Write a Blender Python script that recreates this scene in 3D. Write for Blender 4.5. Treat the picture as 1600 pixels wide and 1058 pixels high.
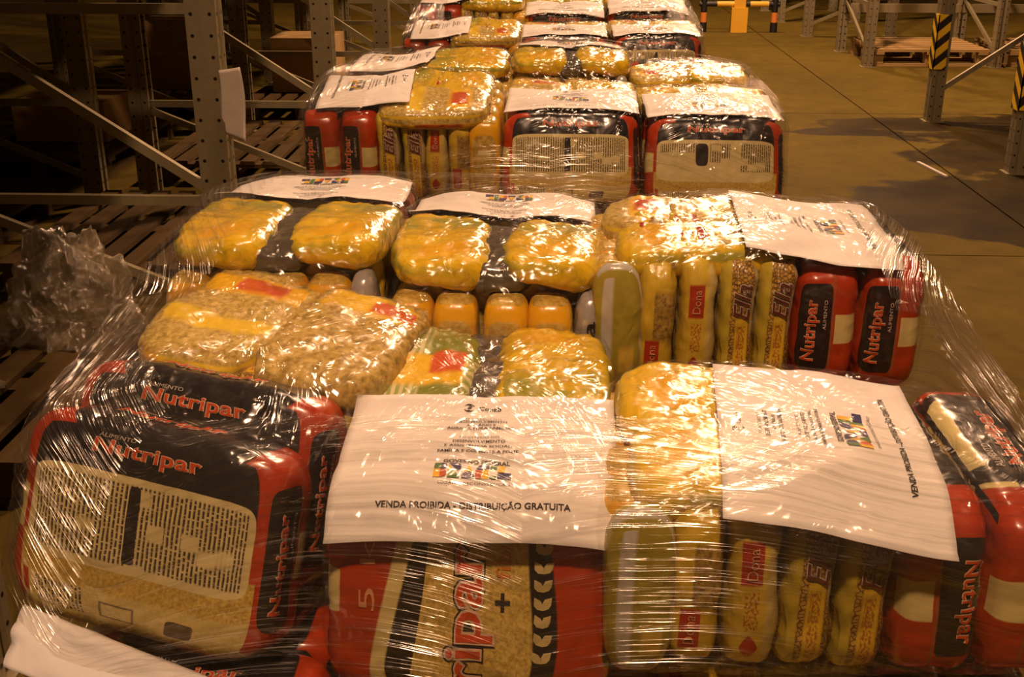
import bpy, bmesh, math, random
import numpy as np
from mathutils import Vector, Matrix, noise, Euler
from mathutils.bvhtree import BVHTree

sc = bpy.context.scene
R = math.radians
for o in list(bpy.data.objects):
    bpy.data.objects.remove(o)

# ------------------------------------------------------------------ camera, world, exposure
cam = bpy.data.cameras.new('camera')
cam.sensor_width = 36.0
cam.lens = 36.0 * 1800 / 1600
cam.clip_end = 200
cam_ob = bpy.data.objects.new('camera', cam)
cam_ob.location = (0, 0, 1.65)
cam_ob.rotation_euler = (R(90 - 21.22), 0, R(2.372))
sc.collection.objects.link(cam_ob)
sc.camera = cam_ob

w = bpy.data.worlds.new('world')
sc.world = w
w.use_nodes = True
w.node_tree.nodes['Background'].inputs[0].default_value = (1.0, .72, .42, 1)
w.node_tree.nodes['Background'].inputs[1].default_value = 0.012

sc.view_settings.view_transform = 'Standard'
sc.view_settings.look = 'None'
sc.view_settings.gamma = 1
sc.view_settings.use_curve_mapping = False
sc.view_settings.exposure = -0.14
sc.cycles.transparent_max_bounces = 16
sc.cycles.max_bounces = 4
sc.cycles.diffuse_bounces = 2
sc.cycles.glossy_bounces = 2
sc.cycles.sample_clamp_indirect = 4.0
sc.cycles.adaptive_threshold = 0.02

# high bay lamps under the warehouse roof: x, y, z, watts
LAMPS = [(-0.05, -1.1, 5.2, 800), (0.15, 3.7, 5.2, 430), (1.8, 9.8, 5.2, 1900), (1.9, 15.0, 5.2, 1200)]
LAMP_COLOR = (1.0, .575, .335)

# ------------------------------------------------------------------ helpers
COL = sc.collection

def link(name, me, parent=None, loc=None, mat=None):
    o = bpy.data.objects.new(name, me)
    COL.objects.link(o)
    if parent: o.parent = parent
    if loc is not None: o.location = loc
    if mat is not None and me is not None: me.materials.append(mat)
    return o

def tag(o, label=None, cat=None, group=None, kind=None):
    if label: o['label'] = label
    if cat: o['category'] = cat
    if group: o['group'] = group
    if kind: o['kind'] = kind
    return o

def empty(name, loc=(0, 0, 0), rot=(0, 0, 0), scale=(1, 1, 1)):
    o = bpy.data.objects.new(name, None)
    o.empty_display_size = .05
    COL.objects.link(o)
    o.location = loc; o.rotation_euler = rot; o.scale = scale
    return o

def new_mesh(name, verts, faces, smooth=False):
    me = bpy.data.meshes.new(name)
    me.from_pydata([tuple(v) for v in verts], [], faces)
    me.update()
    if smooth:
        me.polygons.foreach_set('use_smooth', [True] * len(me.polygons))
    return me

class MB:
    """collects simple solids into one mesh"""
    def __init__(s): s.v = []; s.f = []
    def box(s, x0, x1, y0, y1, z0, z1, m=None):
        b = len(s.v)
        p = [(x, y, z) for z in (z0, z1) for y in (y0, y1) for x in (x0, x1)]
        if m is not None: p = [tuple(m @ Vector(q)) for q in p]
        s.v += p
        s.f += [tuple(b + i for i in q) for q in ((0, 2, 3, 1), (4, 5, 7, 6), (0, 1, 5, 4), (2, 6, 7, 3), (0, 4, 6, 2), (1, 3, 7, 5))]
        return s
    def bar(s, a, b, w, h):
        a = Vector(a); b = Vector(b); d = b - a
        q = d.to_track_quat('Y', 'Z').to_matrix().to_4x4()
        return s.box(-w / 2, w / 2, 0, d.length, -h / 2, h / 2, Matrix.Translation(a) @ q)
    def cyl(s, a, b, r0, r1=None, n=20, cap=True):
        r1 = r0 if r1 is None else r1
        a = Vector(a); b = Vector(b); d = b - a
        q = d.to_track_quat('Z', 'Y').to_matrix()
        k = len(s.v)
        for c, r in ((a, r0), (b, r1)):
            for i in range(n):
                t = 2 * math.pi * i / n
                s.v.append(tuple(c + q @ Vector((r * math.cos(t), r * math.sin(t), 0))))
        s.f += [(k + i, k + (i + 1) % n, k + n + (i + 1) % n, k + n + i) for i in range(n)]
        if cap:
            s.f.append(tuple(k + i for i in reversed(range(n)))); s.f.append(tuple(k + n + i for i in range(n)))
        return s
    def prism(s, prof, a, axis=2, length=1.0):
        """extrude a closed 2D profile along z from a"""
        k = len(s.v); n = len(prof)
        for z in (0, length):
            s.v += [(a[0] + x, a[1] + y, a[2] + z) for x, y in prof]
        s.f += [(k + i, k + (i + 1) % n, k + n + (i + 1) % n, k + n + i) for i in range(n)]
        s.f.append(tuple(k + i for i in reversed(range(n)))); s.f.append(tuple(k + n + i for i in range(n)))
        return s
    def mesh(s, name, smooth=False): return new_mesh(name, s.v, s.f, smooth)
    def build(s, name, mat, parent=None, loc=None, smooth=False):
        return link(name, s.mesh(name, smooth), parent, loc, mat)

# ------------------------------------------------------------------ node materials
class NT:
    def __init__(s, name):
        s.mat = bpy.data.materials.new(name); s.mat.use_nodes = True
        s.t = s.mat.node_tree; s.t.nodes.clear()
        s.out = s.t.nodes.new('ShaderNodeOutputMaterial')
    def n(s, kind, **kw):
        nd = s.t.nodes.new(kind)
        for k, v in kw.items(): setattr(nd, k, v)
        return nd
    def put(s, sock, v):
        if isinstance(v, bpy.types.NodeSocket): s.t.links.new(v, sock)
        elif v is not None:
            if isinstance(v, (tuple, list)) and len(v) == 3 and sock.type == 'RGBA': v = (*v, 1)
            sock.default_value = v
    def m(s, op, a, b=None, c=None, clamp=False):
        nd = s.n('ShaderNodeMath', operation=op, use_clamp=clamp)
        for i, v in enumerate((a, b, c)):
            if v is not None: s.put(nd.inputs[i], v)
        return nd.outputs[0]
    def coord(s, kind='Object'):
        return s.n('ShaderNodeTexCoord').outputs[kind]
    def sep(s, v):
        nd = s.n('ShaderNodeSeparateXYZ'); s.put(nd.inputs[0], v); return nd.outputs
    def comb(s, x, y, z=0.0):
        nd = s.n('ShaderNodeCombineXYZ')
        for i, v in enumerate((x, y, z)): s.put(nd.inputs[i], v)
        return nd.outputs[0]
    def mapping(s, v, scale=(1, 1, 1), rot=(0, 0, 0), loc=(0, 0, 0)):
        nd = s.n('ShaderNodeMapping'); s.put(nd.inputs[0], v)
        nd.inputs['Scale'].default_value = scale; nd.inputs['Rotation'].default_value = rot; nd.inputs['Location'].default_value = loc
        return nd.outputs[0]
    def noise(s, v, scale=5.0, detail=3.0, rough=.55, dist=0.0, typ=None):
        nd = s.n('ShaderNodeTexNoise')
        if typ: nd.noise_type = typ
        s.put(nd.inputs['Vector'], v)
        nd.inputs['Scale'].default_value = scale; nd.inputs['Detail'].default_value = detail
        nd.inputs['Roughness'].default_value = rough; nd.inputs['Distortion'].default_value = dist
        return nd.outputs[0]
    def voro(s, v, scale=5.0, feature='F1', out='Distance', rnd=1.0):
        nd = s.n('ShaderNodeTexVoronoi', feature=feature); s.put(nd.inputs['Vector'], v)
        nd.inputs['Scale'].default_value = scale; nd.inputs['Randomness'].default_value = rnd
        return nd.outputs[out]
    def ramp(s, v, stops, interp='LINEAR'):
        nd = s.n('ShaderNodeValToRGB'); nd.color_ramp.interpolation = interp
        e = nd.color_ramp.elements
        while len(e) < len(stops): e.new(.5)
        for el, (p, c) in zip(e, stops):
            el.position = p; el.color = (*c, 1) if len(c) == 3 else c
        s.put(nd.inputs[0], v); return nd.outputs[0]
    def mix(s, f, a, b):
        nd = s.n('ShaderNodeMix', data_type='RGBA')
        s.put(nd.inputs[0], f); s.put(nd.inputs[6], a); s.put(nd.inputs[7], b); return nd.outputs[2]
    def step(s, v, a, soft=.004):      # 1 where v > a
        nd = s.n('ShaderNodeMapRange', clamp=True); s.put(nd.inputs[0], v)
        nd.inputs[1].default_value = a - soft; nd.inputs[2].default_value = a + soft
        return nd.outputs[0]
    def band(s, v, a, b, soft=.004):
        return s.m('MULTIPLY', s.step(v, a, soft), s.m('SUBTRACT', 1.0, s.step(v, b, soft)))
    def rect(s, u, v, u0, u1, v0, v1, soft=.004):
        return s.m('MULTIPLY', s.band(u, u0, u1, soft), s.band(v, v0, v1, soft))
    def rrect(s, u, v, cu, cv, hu, hv, p=6.0, soft=.05):   # superellipse
        a = s.m('POWER', s.m('ABSOLUTE', s.m('DIVIDE', s.m('SUBTRACT', u, cu), hu)), p)
        b = s.m('POWER', s.m('ABSOLUTE', s.m('DIVIDE', s.m('SUBTRACT', v, cv), hv)), p)
        return s.m('SUBTRACT', 1.0, s.step(s.m('ADD', a, b), 1.0, soft))
    def bump(s, h, strength=.3, dist=.01, normal=None):
        nd = s.n('ShaderNodeBump'); s.put(nd.inputs['Height'], h)
        nd.inputs['Strength'].default_value = strength; nd.inputs['Distance'].default_value = dist
        if normal is not None: s.put(nd.inputs['Normal'], normal)
        return nd.outputs[0]
    def pbr(s, color, rough=.5, spec=.5, metal=0.0, normal=None, coat=0.0, coat_rough=.1, trans=None, emit=None, estr=0.0):
        b = s.n('ShaderNodeBsdfPrincipled')
        s.put(b.inputs['Base Color'], color); s.put(b.inputs['Roughness'], rough)
        b.inputs['Specular IOR Level'].default_value = spec; s.put(b.inputs['Metallic'], metal)
        b.inputs['Coat Weight'].default_value = coat; b.inputs['Coat Roughness'].default_value = coat_rough
        if normal is not None: s.put(b.inputs['Normal'], normal); 
        if emit is not None: s.put(b.inputs['Emission Color'], emit); b.inputs['Emission Strength'].default_value = estr
        s.t.links.new(b.outputs[0], s.out.inputs[0]); return s.mat

def plain(name, color, rough=.5, spec=.5, metal=0.0):
    return NT(name).pbr(color, rough, spec, metal)

RED = (.43, .040, .005); CREAM = (.70, .60, .25); BLACK = (.016, .013, .014); GOLD = (.62, .44, .085)
YEL = (.80, .52, .02); STRAW = (.66, .54, .16); OLIVE = (.30, .27, .05)

def crinkle(t, uvw, s1=38.0, strength=.35, dist=.006):
    """plastic wrinkles as fine relief"""
    a = t.noise(t.mapping(uvw, (1, 1, .55)), s1, 3.0, .6, 1.2, 'RIDGED_MULTIFRACTAL')
    b = t.noise(uvw, s1 * .35, 2.0, .5, .6)
    return t.bump(t.m('ADD', t.m('MULTIPLY', a, .5), b), strength, dist)

def grain_color(t, o, dark, light, scale=260.0):
    return t.ramp(t.noise(o, scale, 2.0, .7), [(.32, dark), (.66, light)])

def mat_rice_nutrition(badge=False):
    t = NT('rice_nutrition_print'); o = t.coord('Object'); u, v, _ = t.sep(t.coord('UV'))
    gold = grain_color(t, o, (.40, .27, .035), (.72, .53, .12))
    c = t.mix(t.step(t.noise(o, 9, 2), .5, .2), gold, t.mix(.35, gold, (.5, .34, .04)))
    # lower cream foot with table and boxes
    c = t.mix(t.band(v, -.1, .20, .01), c, t.mix(.55, c, CREAM))
    cell = t.m('MULTIPLY', t.step(t.m('FRACT', t.m('MULTIPLY', u, 62)), .38, .1), t.step(t.noise(t.comb(t.m('MULTIPLY', u, 62), t.m('MULTIPLY', v, 90)), 1.0, 1), .46, .06))
    c = t.mix(t.m('MULTIPLY', cell, t.rect(u, v, .10, .31, .03, .19)), c, BLACK)
    box = t.m('SUBTRACT', t.rect(u, v, .38, .52, .05, .15), t.rect(u, v, .388, .512, .06, .14))
    c = t.mix(box, c, (.12, .08, .03))
    c = t.mix(t.rrect(u, v, .70, .085, .055, .055), c, (.10, .07, .03))
    c = t.mix(t.rect(u, v, .02, .06, .06, .2), c, RED)
    # black frame and text panel
    c = t.mix(t.step(v, .52, .006), c, BLACK)
    c = t.mix(t.m('MULTIPLY', t.step(v, .40, .006), t.m('ADD', t.step(u, .955), t.m('SUBTRACT', 1.0, t.step(u, .035)), clamp=True)), c, RED)
    panel = t.rrect(u, v, .495, .535, .46, .225, 9.0)
    paper = t.mix(t.noise(o, 60, 2), (.62, .53, .24), (.78, .68, .34))
    c = t.mix(panel, c, paper)
    uu = t.m('MULTIPLY', u, 58.0)
    row = t.step(t.m('FRACT', uu), .50, .12)
    word = t.step(t.noise(t.comb(t.m('FLOOR', uu), t.m('MULTIPLY', v, 70.0)), 1.0, 2.0), .42, .05)
    para = t.step(t.noise(t.comb(t.m('FLOOR', t.m('MULTIPLY', u, 15.0)), t.m('MULTIPLY', v, 5.0)), 1.0, 1.0), .36, .02)
    ink = t.m('MULTIPLY', t.m('MULTIPLY', row, word), para)
    if badge:
        zone = t.m('MAXIMUM', t.rect(u, v, .08, .40, .62, .72), t.m('MAXIMUM', t.rect(u, v, .46, .60, .52, .72), t.rect(u, v, .68, .92, .42, .72)))
        c = t.mix(t.m('MULTIPLY', ink, zone), c, (.05, .035, .02))
        c = t.mix(t.rrect(u, v, .40, .60, .045, .12, 4.0), c, BLACK)
    else:
        c = t.mix(t.m('MULTIPLY', ink, t.rect(u, v, .07, .92, .35, .725)), c, (.05, .035, .02))
        c = t.mix(t.rrect(u, v, .475, .54, .022, .18, 8.0), c, BLACK)
    return t.pbr(c, .32, .5, normal=crinkle(t, o, 30, .5, .008), coat=.3)

def mat_rice_front():
    t = NT('rice_front_print'); o = t.coord('Object'); u, v, _ = t.sep(t.coord('UV'))
    gold = grain_color(t, o, (.44, .30, .05), (.78, .60, .17))
    c = gold
    ul = t.m('ADD', u, t.m('MULTIPLY', t.m('SUBTRACT', 1.0, v), .17))      # slanted left edges
    ul2 = t.m('SUBTRACT', u, t.m('MULTIPLY', t.m('SUBTRACT', 1.0, v), .0))
    leaf = t.rrect(t.m('ADD', u, t.m('MULTIPLY', t.m('SUBTRACT', .9, v), .10)), v, .325, .42, .055, .50, 2.4)
    c = t.mix(leaf, c, BLACK)
    c = t.mix(t.m('SUBTRACT', 1.0, t.step(ul, .345)), c, CREAM)
    c = t.mix(t.m('SUBTRACT', 1.0, t.step(ul, .29)), c, RED)
    rb = t.m('ADD', .71, t.m('MULTIPLY', t.m('SINE', t.m('MULTIPLY', v, 6.0)), .012))
    dark = t.step(t.m('SUBTRACT', u, rb), 0.0)
    c = t.mix(dark, c, BLACK)
    edge = t.m('ADD', .79, t.m('MULTIPLY', t.m('SINE', t.m('MULTIPLY', v, 5.0)), .02))
    c = t.mix(t.step(t.m('SUBTRACT', u, edge), 0.0), c, RED)
    c = t.mix(t.step(v, .93), c, BLACK)
    return t.pbr(c, .30, .5, normal=crinkle(t, o, 34, .5, .008), coat=.3)

def mat_rice_end(mirror=False):
    t = NT('rice_end_print'); o = t.coord('Object'); u, v, _ = t.sep(t.coord('UV'))
    if mirror: u = t.m('SUBTRACT', 1.0, u)
    c = RED
    c = t.mix(t.rect(u, v, .60, .99, .40, .62), c, CREAM)
    c = t.mix(t.rect(u, v, .545, .575, .05, .95), c, (.30, .10, .04))
    c = t.mix(t.rrect(u, v, .29, .52, .25, .34, 9.0), c, BLACK)
    return t.pbr(c, .28, .5, normal=crinkle(t, o, 30, .45, .007), coat=.35)

def mat_rice_top():
    t = NT('rice_top_print'); o = t.coord('Object'); u, v, _ = t.sep(t.coord('UV'))
    c = BLACK
    c = t.mix(t.rect(u, v, .30, .82, -.2, .20), c, CREAM)
    c = t.mix(t.m('ADD', t.step(u, .90), t.m('SUBTRACT', 1.0, t.step(u, .17)), clamp=True), c, RED)
    c = t.mix(t.rect(u, v, .17, .20, -.1, .4), c, CREAM)
    return t.pbr(c, .28, .5, normal=crinkle(t, o, 30, .5, .008), coat=.35)

def mat_rice_red():
    t = NT('rice_sack_underside'); o = t.coord('Object')
    return t.pbr(grain_color(t, o, (.40, .27, .035), (.72, .53, .12)), .3, .5, normal=crinkle(t, o, 30, .45, .007), coat=.3)

def mat_pasta():
    t = NT('pasta_pack_print'); o = t.coord('Object'); u, v, _ = t.sep(t.coord('UV'))
    c = t.mix(t.noise(o, 26, 2), (.54, .37, .015), (.72, .52, .05))
    brown = grain_color(t, o, (.16, .09, .02), (.48, .33, .07), 170)
    c = t.mix(t.rect(u, v, .42, .98, .40, .76, .02), c, brown)
    c = t.mix(t.rect(u, v, .22, .60, .16, .40, .01), c, (.42, .03, .012))
    return t.pbr(c, .33, .5, normal=crinkle(t, o, 42, .55, .007), coat=.25)

def mat_flour():
    t = NT('flour_pack_print'); o = t.coord('Object'); u, v, _ = t.sep(t.coord('UV'))
    c = t.mix(t.noise(o, 26, 2), (.58, .40, .018), (.74, .56, .07))
    c = t.mix(t.step(u, .70, .03), c, t.mix(.5, (.5, .45, .26), c))
    c = t.mix(t.rect(u, v, .24, .62, .56, .80, .01), c, (.42, .03, .012))
    ink = t.step(t.noise(t.comb(t.m('MULTIPLY', u, 22), t.m('MULTIPLY', v, 60)), 1.0, 2), .52, .05)
    c = t.mix(t.m('MULTIPLY', ink, t.rect(u, v, .32, .58, .30, .52)), c, (.45, .13, .02))
    heart = t.m('MULTIPLY', t.rrect(u, v, .44, .20, .17, .075, 1.3), 1.0)
    c = t.mix(heart, c, (.42, .03, .012))
    return t.pbr(c, .33, .5, normal=crinkle(t, o, 42, .55, .007), coat=.25)

def mat_beans():
    t = NT('bean_pack_print'); o = t.coord('Object'); u, v, _ = t.sep(t.coord('UV'))
    cell = t.voro(o, 210, out='Color')
    r, g, b = t.sep(cell)
    edge = t.voro(o, 210, 'DISTANCE_TO_EDGE')
    grains = t.mix(r, (.32, .17, .025), (.66, .43, .08))
    grains = t.mix(t.step(edge, .10, .06), (.12, .06, .012), grains)
    c = t.mix(t.rect(u, v, -.1, .30, -.1, 1.1, .02), grains, (.55, .44, .04))
    c = t.mix(t.rect(u, v, .44, .78, -.1, .56, .02), c, (.72, .50, .03))
    ink = t.step(t.noise(t.comb(t.m('MULTIPLY', u, 26), t.m('MULTIPLY', v, 46)), 1.0, 2), .5, .05)
    c = t.mix(t.m('MULTIPLY', ink, t.rect(u, v, .50, .70, .06, .50)), c, (.45, .16, .02))
    c = t.mix(t.rect(u, v, .84, 1.1, .42, 1.1, .03), c, (.62, .52, .28))
    return t.pbr(c, .33, .5, normal=crinkle(t, o, 46, .6, .007), coat=.25)

def mat_round():
    t = NT('corn_pack_print'); o = t.coord('Object'); u, v, _ = t.sep(t.coord('UV'))
    c = t.mix(t.noise(o, 30, 2), (.80, .38, .003), (.86, .52, .015))
    win = t.mix(.3, grain_color(t, o, (.36, .22, .02), (.78, .58, .16), 110), (.5, .33, .03))
    c = t.mix(t.rrect(u, v, .5, .48, .40, .38, 5.0, .2), c, win)
    c = t.mix(t.rect(u, v, .3, .7, .60, .66), c, (.9, .8, .45))
    return t.pbr(c, .28, .5, normal=crinkle(t, o, 46, .6, .007), coat=.35)

def mat_silver():
    t = NT('silver_pack_print'); o = t.coord('Object')
    c = t.mix(t.noise(o, 22, 2), (.34, .33, .34), (.62, .60, .58))
    return t.pbr(c, .24, .5, metal=.35, normal=crinkle(t, o, 46, .6, .008))

def mat_olive():
    t = NT('olive_pack_print'); o = t.coord('Object'); u, v, _ = t.sep(t.coord('UV'))
    c = t.mix(t.noise(o, 26, 2), (.24, .20, .025), (.50, .42, .05))
    c = t.mix(t.band(u, .16, .40, .03), c, (.55, .53, .46))
    c = t.mix(t.rect(u, v, .55, .9, .1, .35, .03), c, (.6, .42, .06))
    return t.pbr(c, .26, .5, normal=crinkle(t, o, 40, .6, .008), coat=.4)

def mat_top_straw():
    t = NT('straw_pack_print'); o = t.coord('Object'); u, v, _ = t.sep(t.coord('UV'))
    c = grain_color(t, o, (.36, .25, .04), (.74, .56, .17), 130)
    c = t.mix(t.band(v, .14, .36, .02), c, (.86, .52, .015))
    c = t.mix(t.rect(u, v, .34, .78, .18, .34, .02), c, (.60, .10, .02))
    c = t.mix(t.band(v, .60, .74, .03), c, (.84, .60, .03))
    return t.pbr(c, .30, .5, normal=crinkle(t, o, 40, .6, .008), coat=.35)

def mat_top_grain():
    t = NT('grain_pack_print'); o = t.coord('Object'); u, v, _ = t.sep(t.coord('UV'))
    c = grain_color(t, o, (.30, .20, .035), (.72, .53, .16), 95)
    c = t.mix(t.rect(u, v, .1, .95, .02, .30, .03), c, (.84, .56, .02))
    c = t.mix(t.rect(u, v, .52, .95, .10, .26, .02), c, (.66, .13, .02))
    return t.pbr(c, .30, .5, normal=crinkle(t, o, 40, .6, .008), coat=.35)

def mat_top_gold():
    t = NT('gold_pack_print'); o = t.coord('Object'); u, v, _ = t.sep(t.coord('UV'))
    st = t.noise(t.mapping(o, (26, 7, 9)), 1.0, 4, .65, 1.2)
    c = t.ramp(st, [(.28, (.20, .14, .012)), (.42, (.58, .40, .010)), (.55, (.80, .53, .008)), (.68, (.78, .60, .05)), (.80, (.78, .68, .30))])
    c = t.mix(t.m('MULTIPLY', t.band(v, .62, .88, .06), t.step(t.noise(o, 12, 3), .47, .1)), c, (.34, .33, .03))
    c = t.mix(t.m('MULTIPLY', t.rect(u, v, .2, .75, .12, .30, .03), .6), c, (.86, .46, .004))
    return t.pbr(c, .28, .5, normal=crinkle(t, o, 42, .65, .008), coat=.4)

def mat_top_green():
    t = NT('green_pack_print'); o = t.coord('Object'); u, v, _ = t.sep(t.coord('UV'))
    st = t.step(t.m('FRACT', t.m('MULTIPLY', u, 14)), .5, .1)
    c = t.mix(st, (.34, .40, .10), (.70, .66, .38))
    c = t.mix(t.step(u, .55, .02), c, (.22, .26, .03))
    c = t.mix(t.band(v, .42, .72, .03), c, (.84, .55, .02))
    c = t.mix(t.rect(u, v, .60, .96, .36, .60, .02), c, (.66, .10, .02))
    return t.pbr(c, .28, .5, normal=crinkle(t, o, 42, .6, .008), coat=.4)

def mat_dark():
    t = NT('dark_foil_pack'); o = t.coord('Object')
    c = t.mix(t.noise(o, 22, 2), (.030, .026, .02), (.14, .12, .09))
    return t.pbr(c, .22, .5, normal=crinkle(t, o, 46, .7, .008), coat=.5)

def mat_paper():
    t = NT('office_paper'); o = t.coord('Object')
    c = t.mix(t.noise(o, 12, 2), (.80, .78, .76), (.86, .84, .82))
    h = t.noise(t.mapping(o, (1, 1, 1), (0, 0, .5)), 16, 2, .5, .8)
    return t.pbr(c, .75, .2, normal=t.bump(h, .35, .01))

def film_shader(name, base, gloss, streak, speck, rough, uvscale, strength, dist, haze=.02, tint=(.8, .78, .74)):
    """clear polythene: mostly see-through, glossy, with drawn-out wrinkles"""
    t = NT(name)
    uv = t.coord('UV'); o = t.coord('Object')
    a = t.noise(t.mapping(uv, (uvscale[0], uvscale[1], 1)), 1.0, 3.0, .66, .15)
    h = a
    if speck > 0: h = t.m('ADD', a, t.m('MULTIPLY', t.noise(o, 15.0, 2.0, .6, .8), speck))
    nrm = t.bump(h, strength, dist)
    gl = t.n('ShaderNodeBsdfGlossy'); gl.inputs['Color'].default_value = (1, .97, .92, 1); gl.inputs['Roughness'].default_value = rough
    t.put(gl.inputs['Normal'], nrm)
    tr = t.n('ShaderNodeBsdfTransparent'); tr.inputs[0].default_value = (.985, .98, .965, 1)
    df = t.n('ShaderNodeBsdfDiffuse'); df.inputs['Color'].default_value = (*tint, 1)
    m0 = t.n('ShaderNodeMixShader'); m0.inputs[0].default_value = haze
    t.t.links.new(tr.outputs[0], m0.inputs[1]); t.t.links.new(df.outputs[0], m0.inputs[2])
    lw = t.n('ShaderNodeLayerWeight'); lw.inputs['Blend'].default_value = .25
    t.put(lw.inputs['Normal'], nrm)
    band = t.step(a, .56, .08)
    fac = t.m('ADD', t.m('ADD', base, t.m('MULTIPLY', lw.outputs['Facing'], gloss)), t.m('MULTIPLY', band, streak), clamp=True)
    mx = t.n('ShaderNodeMixShader'); t.put(mx.inputs[0], fac)
    t.t.links.new(m0.outputs[0], mx.inputs[1]); t.t.links.new(gl.outputs[0], mx.inputs[2])
    t.t.links.new(mx.outputs[0], t.out.inputs[0])
    return t.mat

M = {}
M['nutri'] = mat_rice_nutrition(); M['nutri2'] = mat_rice_nutrition(True); M['rfront'] = mat_rice_front(); M['rend'] = mat_rice_end(); M['rend2'] = mat_rice_end(True)
M['rtop'] = mat_rice_top(); M['rred'] = mat_rice_red()
M['pasta'] = mat_pasta(); M['flour'] = mat_flour(); M['beans'] = mat_beans(); M['round'] = mat_round()
M['silver'] = mat_silver(); M['olive'] = mat_olive(); M['straw'] = mat_top_straw(); M['grain'] = mat_top_grain()
M['gold'] = mat_top_gold(); M['green'] = mat_top_green(); M['dark'] = mat_dark(); M['paper'] = mat_paper()
t_ = NT('worn_paper'); M['paper_old'] = t_.pbr(t_.mix(t_.noise(t_.coord('Object'), 14, 3), (.62, .53, .44), (.80, .72, .62)), .8, .2)
M['film'] = film_shader('stretch_film', .03, .14, .20, .0, .17, (1.6, 75, 1), 1.0, .021, .010)
M['bag'] = film_shader('clear_bag_film', .018, .16, .03, 1.4, .17, (7, 12, 1), .8, .012, .008)
M['heap'] = film_shader('crumpled_film', .14, .40, .15, 1.4, .20, (9, 12, 1), 1.0, .025, .22, (.55, .46, .26))
M['ink'] = plain('black_ink', (.02, .016, .018), .6, .2)
M['ink_soft'] = plain('grey_ink', (.10, .085, .085), .6, .2)
M['lg_green'] = plain('logo_green', (.07, .18, .05), .6, .2); M['lg_blue'] = plain('logo_blue', (.03, .03, .14), .6, .2)
M['lg_yellow'] = plain('logo_yellow', (.80, .48, .02), .6, .2); M['lg_red'] = plain('logo_red', (.55, .10, .03), .6, .2)
M['let_red'] = plain('lettering_red', (.62, .075, .015), .32); M['let_cream'] = plain('lettering_cream', (.72, .50, .34), .35)
M['let_brown'] = plain('lettering_brown', (.13, .03, .016), .35); M['let_black'] = plain('lettering_black', (.015, .013, .013), .35)
M['let_white'] = plain('lettering_white', (.62, .56, .50), .4); M['let_orange'] = plain('lettering_orange', (.60, .20, .02), .4)
M['let_pale'] = plain('lettering_pale', (.70, .34, .16), .4); M['leaf_cream'] = plain('printed_leaf', (.60, .50, .22), .35)

# ------------------------------------------------------------------ room
def mat_floor():
    t = NT('stained_concrete'); o = t.coord('Object'); x, y, _ = t.sep(o)
    n1 = t.noise(o, .7, 5, .6, .4); n2 = t.noise(o, 5.5, 4, .65); n3 = t.noise(o, 60, 2)
    c = t.ramp(t.m('ADD', t.m('MULTIPLY', n1, .6), t.m('MULTIPLY', n2, .4)), [(.30, (.062, .042, .004)), (.52, (.108, .075, .007)), (.72, (.152, .106, .012))])
    c = t.mix(t.m('MULTIPLY', n3, .25), c, (.12, .09, .04))
    # damp stain spreading from under the rack on the right
    wob = t.m('MULTIPLY', t.m('SUBTRACT', t.noise(o, 2.4, 5, .62, .3), .5), 1.15)
    def blob(cx, cy, rx, ry):
        a = t.m('POWER', t.m('DIVIDE', t.m('SUBTRACT', x, cx), rx), 2.0); b = t.m('POWER', t.m('DIVIDE', t.m('SUBTRACT', y, cy), ry), 2.0)
        return t.m('SUBTRACT', 1.0, t.m('SQRT', t.m('ADD', a, b)))
    d = t.m('MAXIMUM', t.m('MAXIMUM', blob(2.62, 6.35, 1.0, .78), blob(3.75, 7.6, 1.35, 1.75)), t.m('MAXIMUM', blob(2.9, 8.85, .95, .30), blob(2.10, 8.55, .42, .16)))
    wet = t.step(t.m('ADD', d, wob), .02, .05)
    tone = t.m('MULTIPLY', wet, t.m('SUBTRACT', .96, t.m('MULTIPLY', t.step(t.noise(o, 2.9, 4, .6), .50, .12), .22)))
    c = t.mix(tone, c, (.015, .009, .002))
    blot = t.step(t.noise(o, 3.2, 5, .7, .6), .60, .06)
    c = t.mix(t.m('MULTIPLY', blot, .35), c, (.05, .032, .006))
    r = t.m('SUBTRACT', .80, t.m('MULTIPLY', wet, .25))
    return t.pbr(c, r, .08, normal=t.bump(t.m('ADD', n2, t.m('MULTIPLY', n3, .4)), .2, .01))
M['floor'] = mat_floor()
M['joint'] = plain('joint_filler', (.03, .022, .012), .9)
def mat_wall(name, a, b):
    t = NT(name); o = t.coord('Object')
    return t.pbr(t.mix(t.noise(o, 1.2, 4), a, b), .85, .2)
M['wall'] = mat_wall('dark_wall', (.030, .024, .016), (.055, .044, .028))
M['roof'] = mat_wall('dark_roof', (.03, .025, .018), (.05, .04, .03))

floor = MB().box(-14, 14, -5, 26, -.20, -.012).build('floor', M['joint']); tag(floor, kind='structure')
XS = [-14, -7.2, -2.45, 2.45, 7.3, 14]; YS = [-5, .2, 5.45, 9.3, 13.6, 18, 26]
for i in range(len(XS) - 1):
    for j in range(len(YS) - 1):
        MB().box(XS[i] + .006, XS[i + 1] - .006, YS[j] + .006, YS[j + 1] - .006, -.011, 0).build('slab', M['floor'], floor)
for nm, b in dict(wall_left=(-14.2, -14, -5, 26, 0, 7), wall_right=(14, 14.2, -5, 26, 0, 7), wall_back=(-14, 14, 26, 26.2, 0, 7), wall_front=(-14, 14, -5.2, -5, 0, 7)).items():
    tag(MB().box(*b).build(nm, M['wall']), kind='structure')
tag(MB().box(-14, 14, -5, 26, 7, 7.2).build('ceiling', M['roof']), kind='structure')

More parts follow.
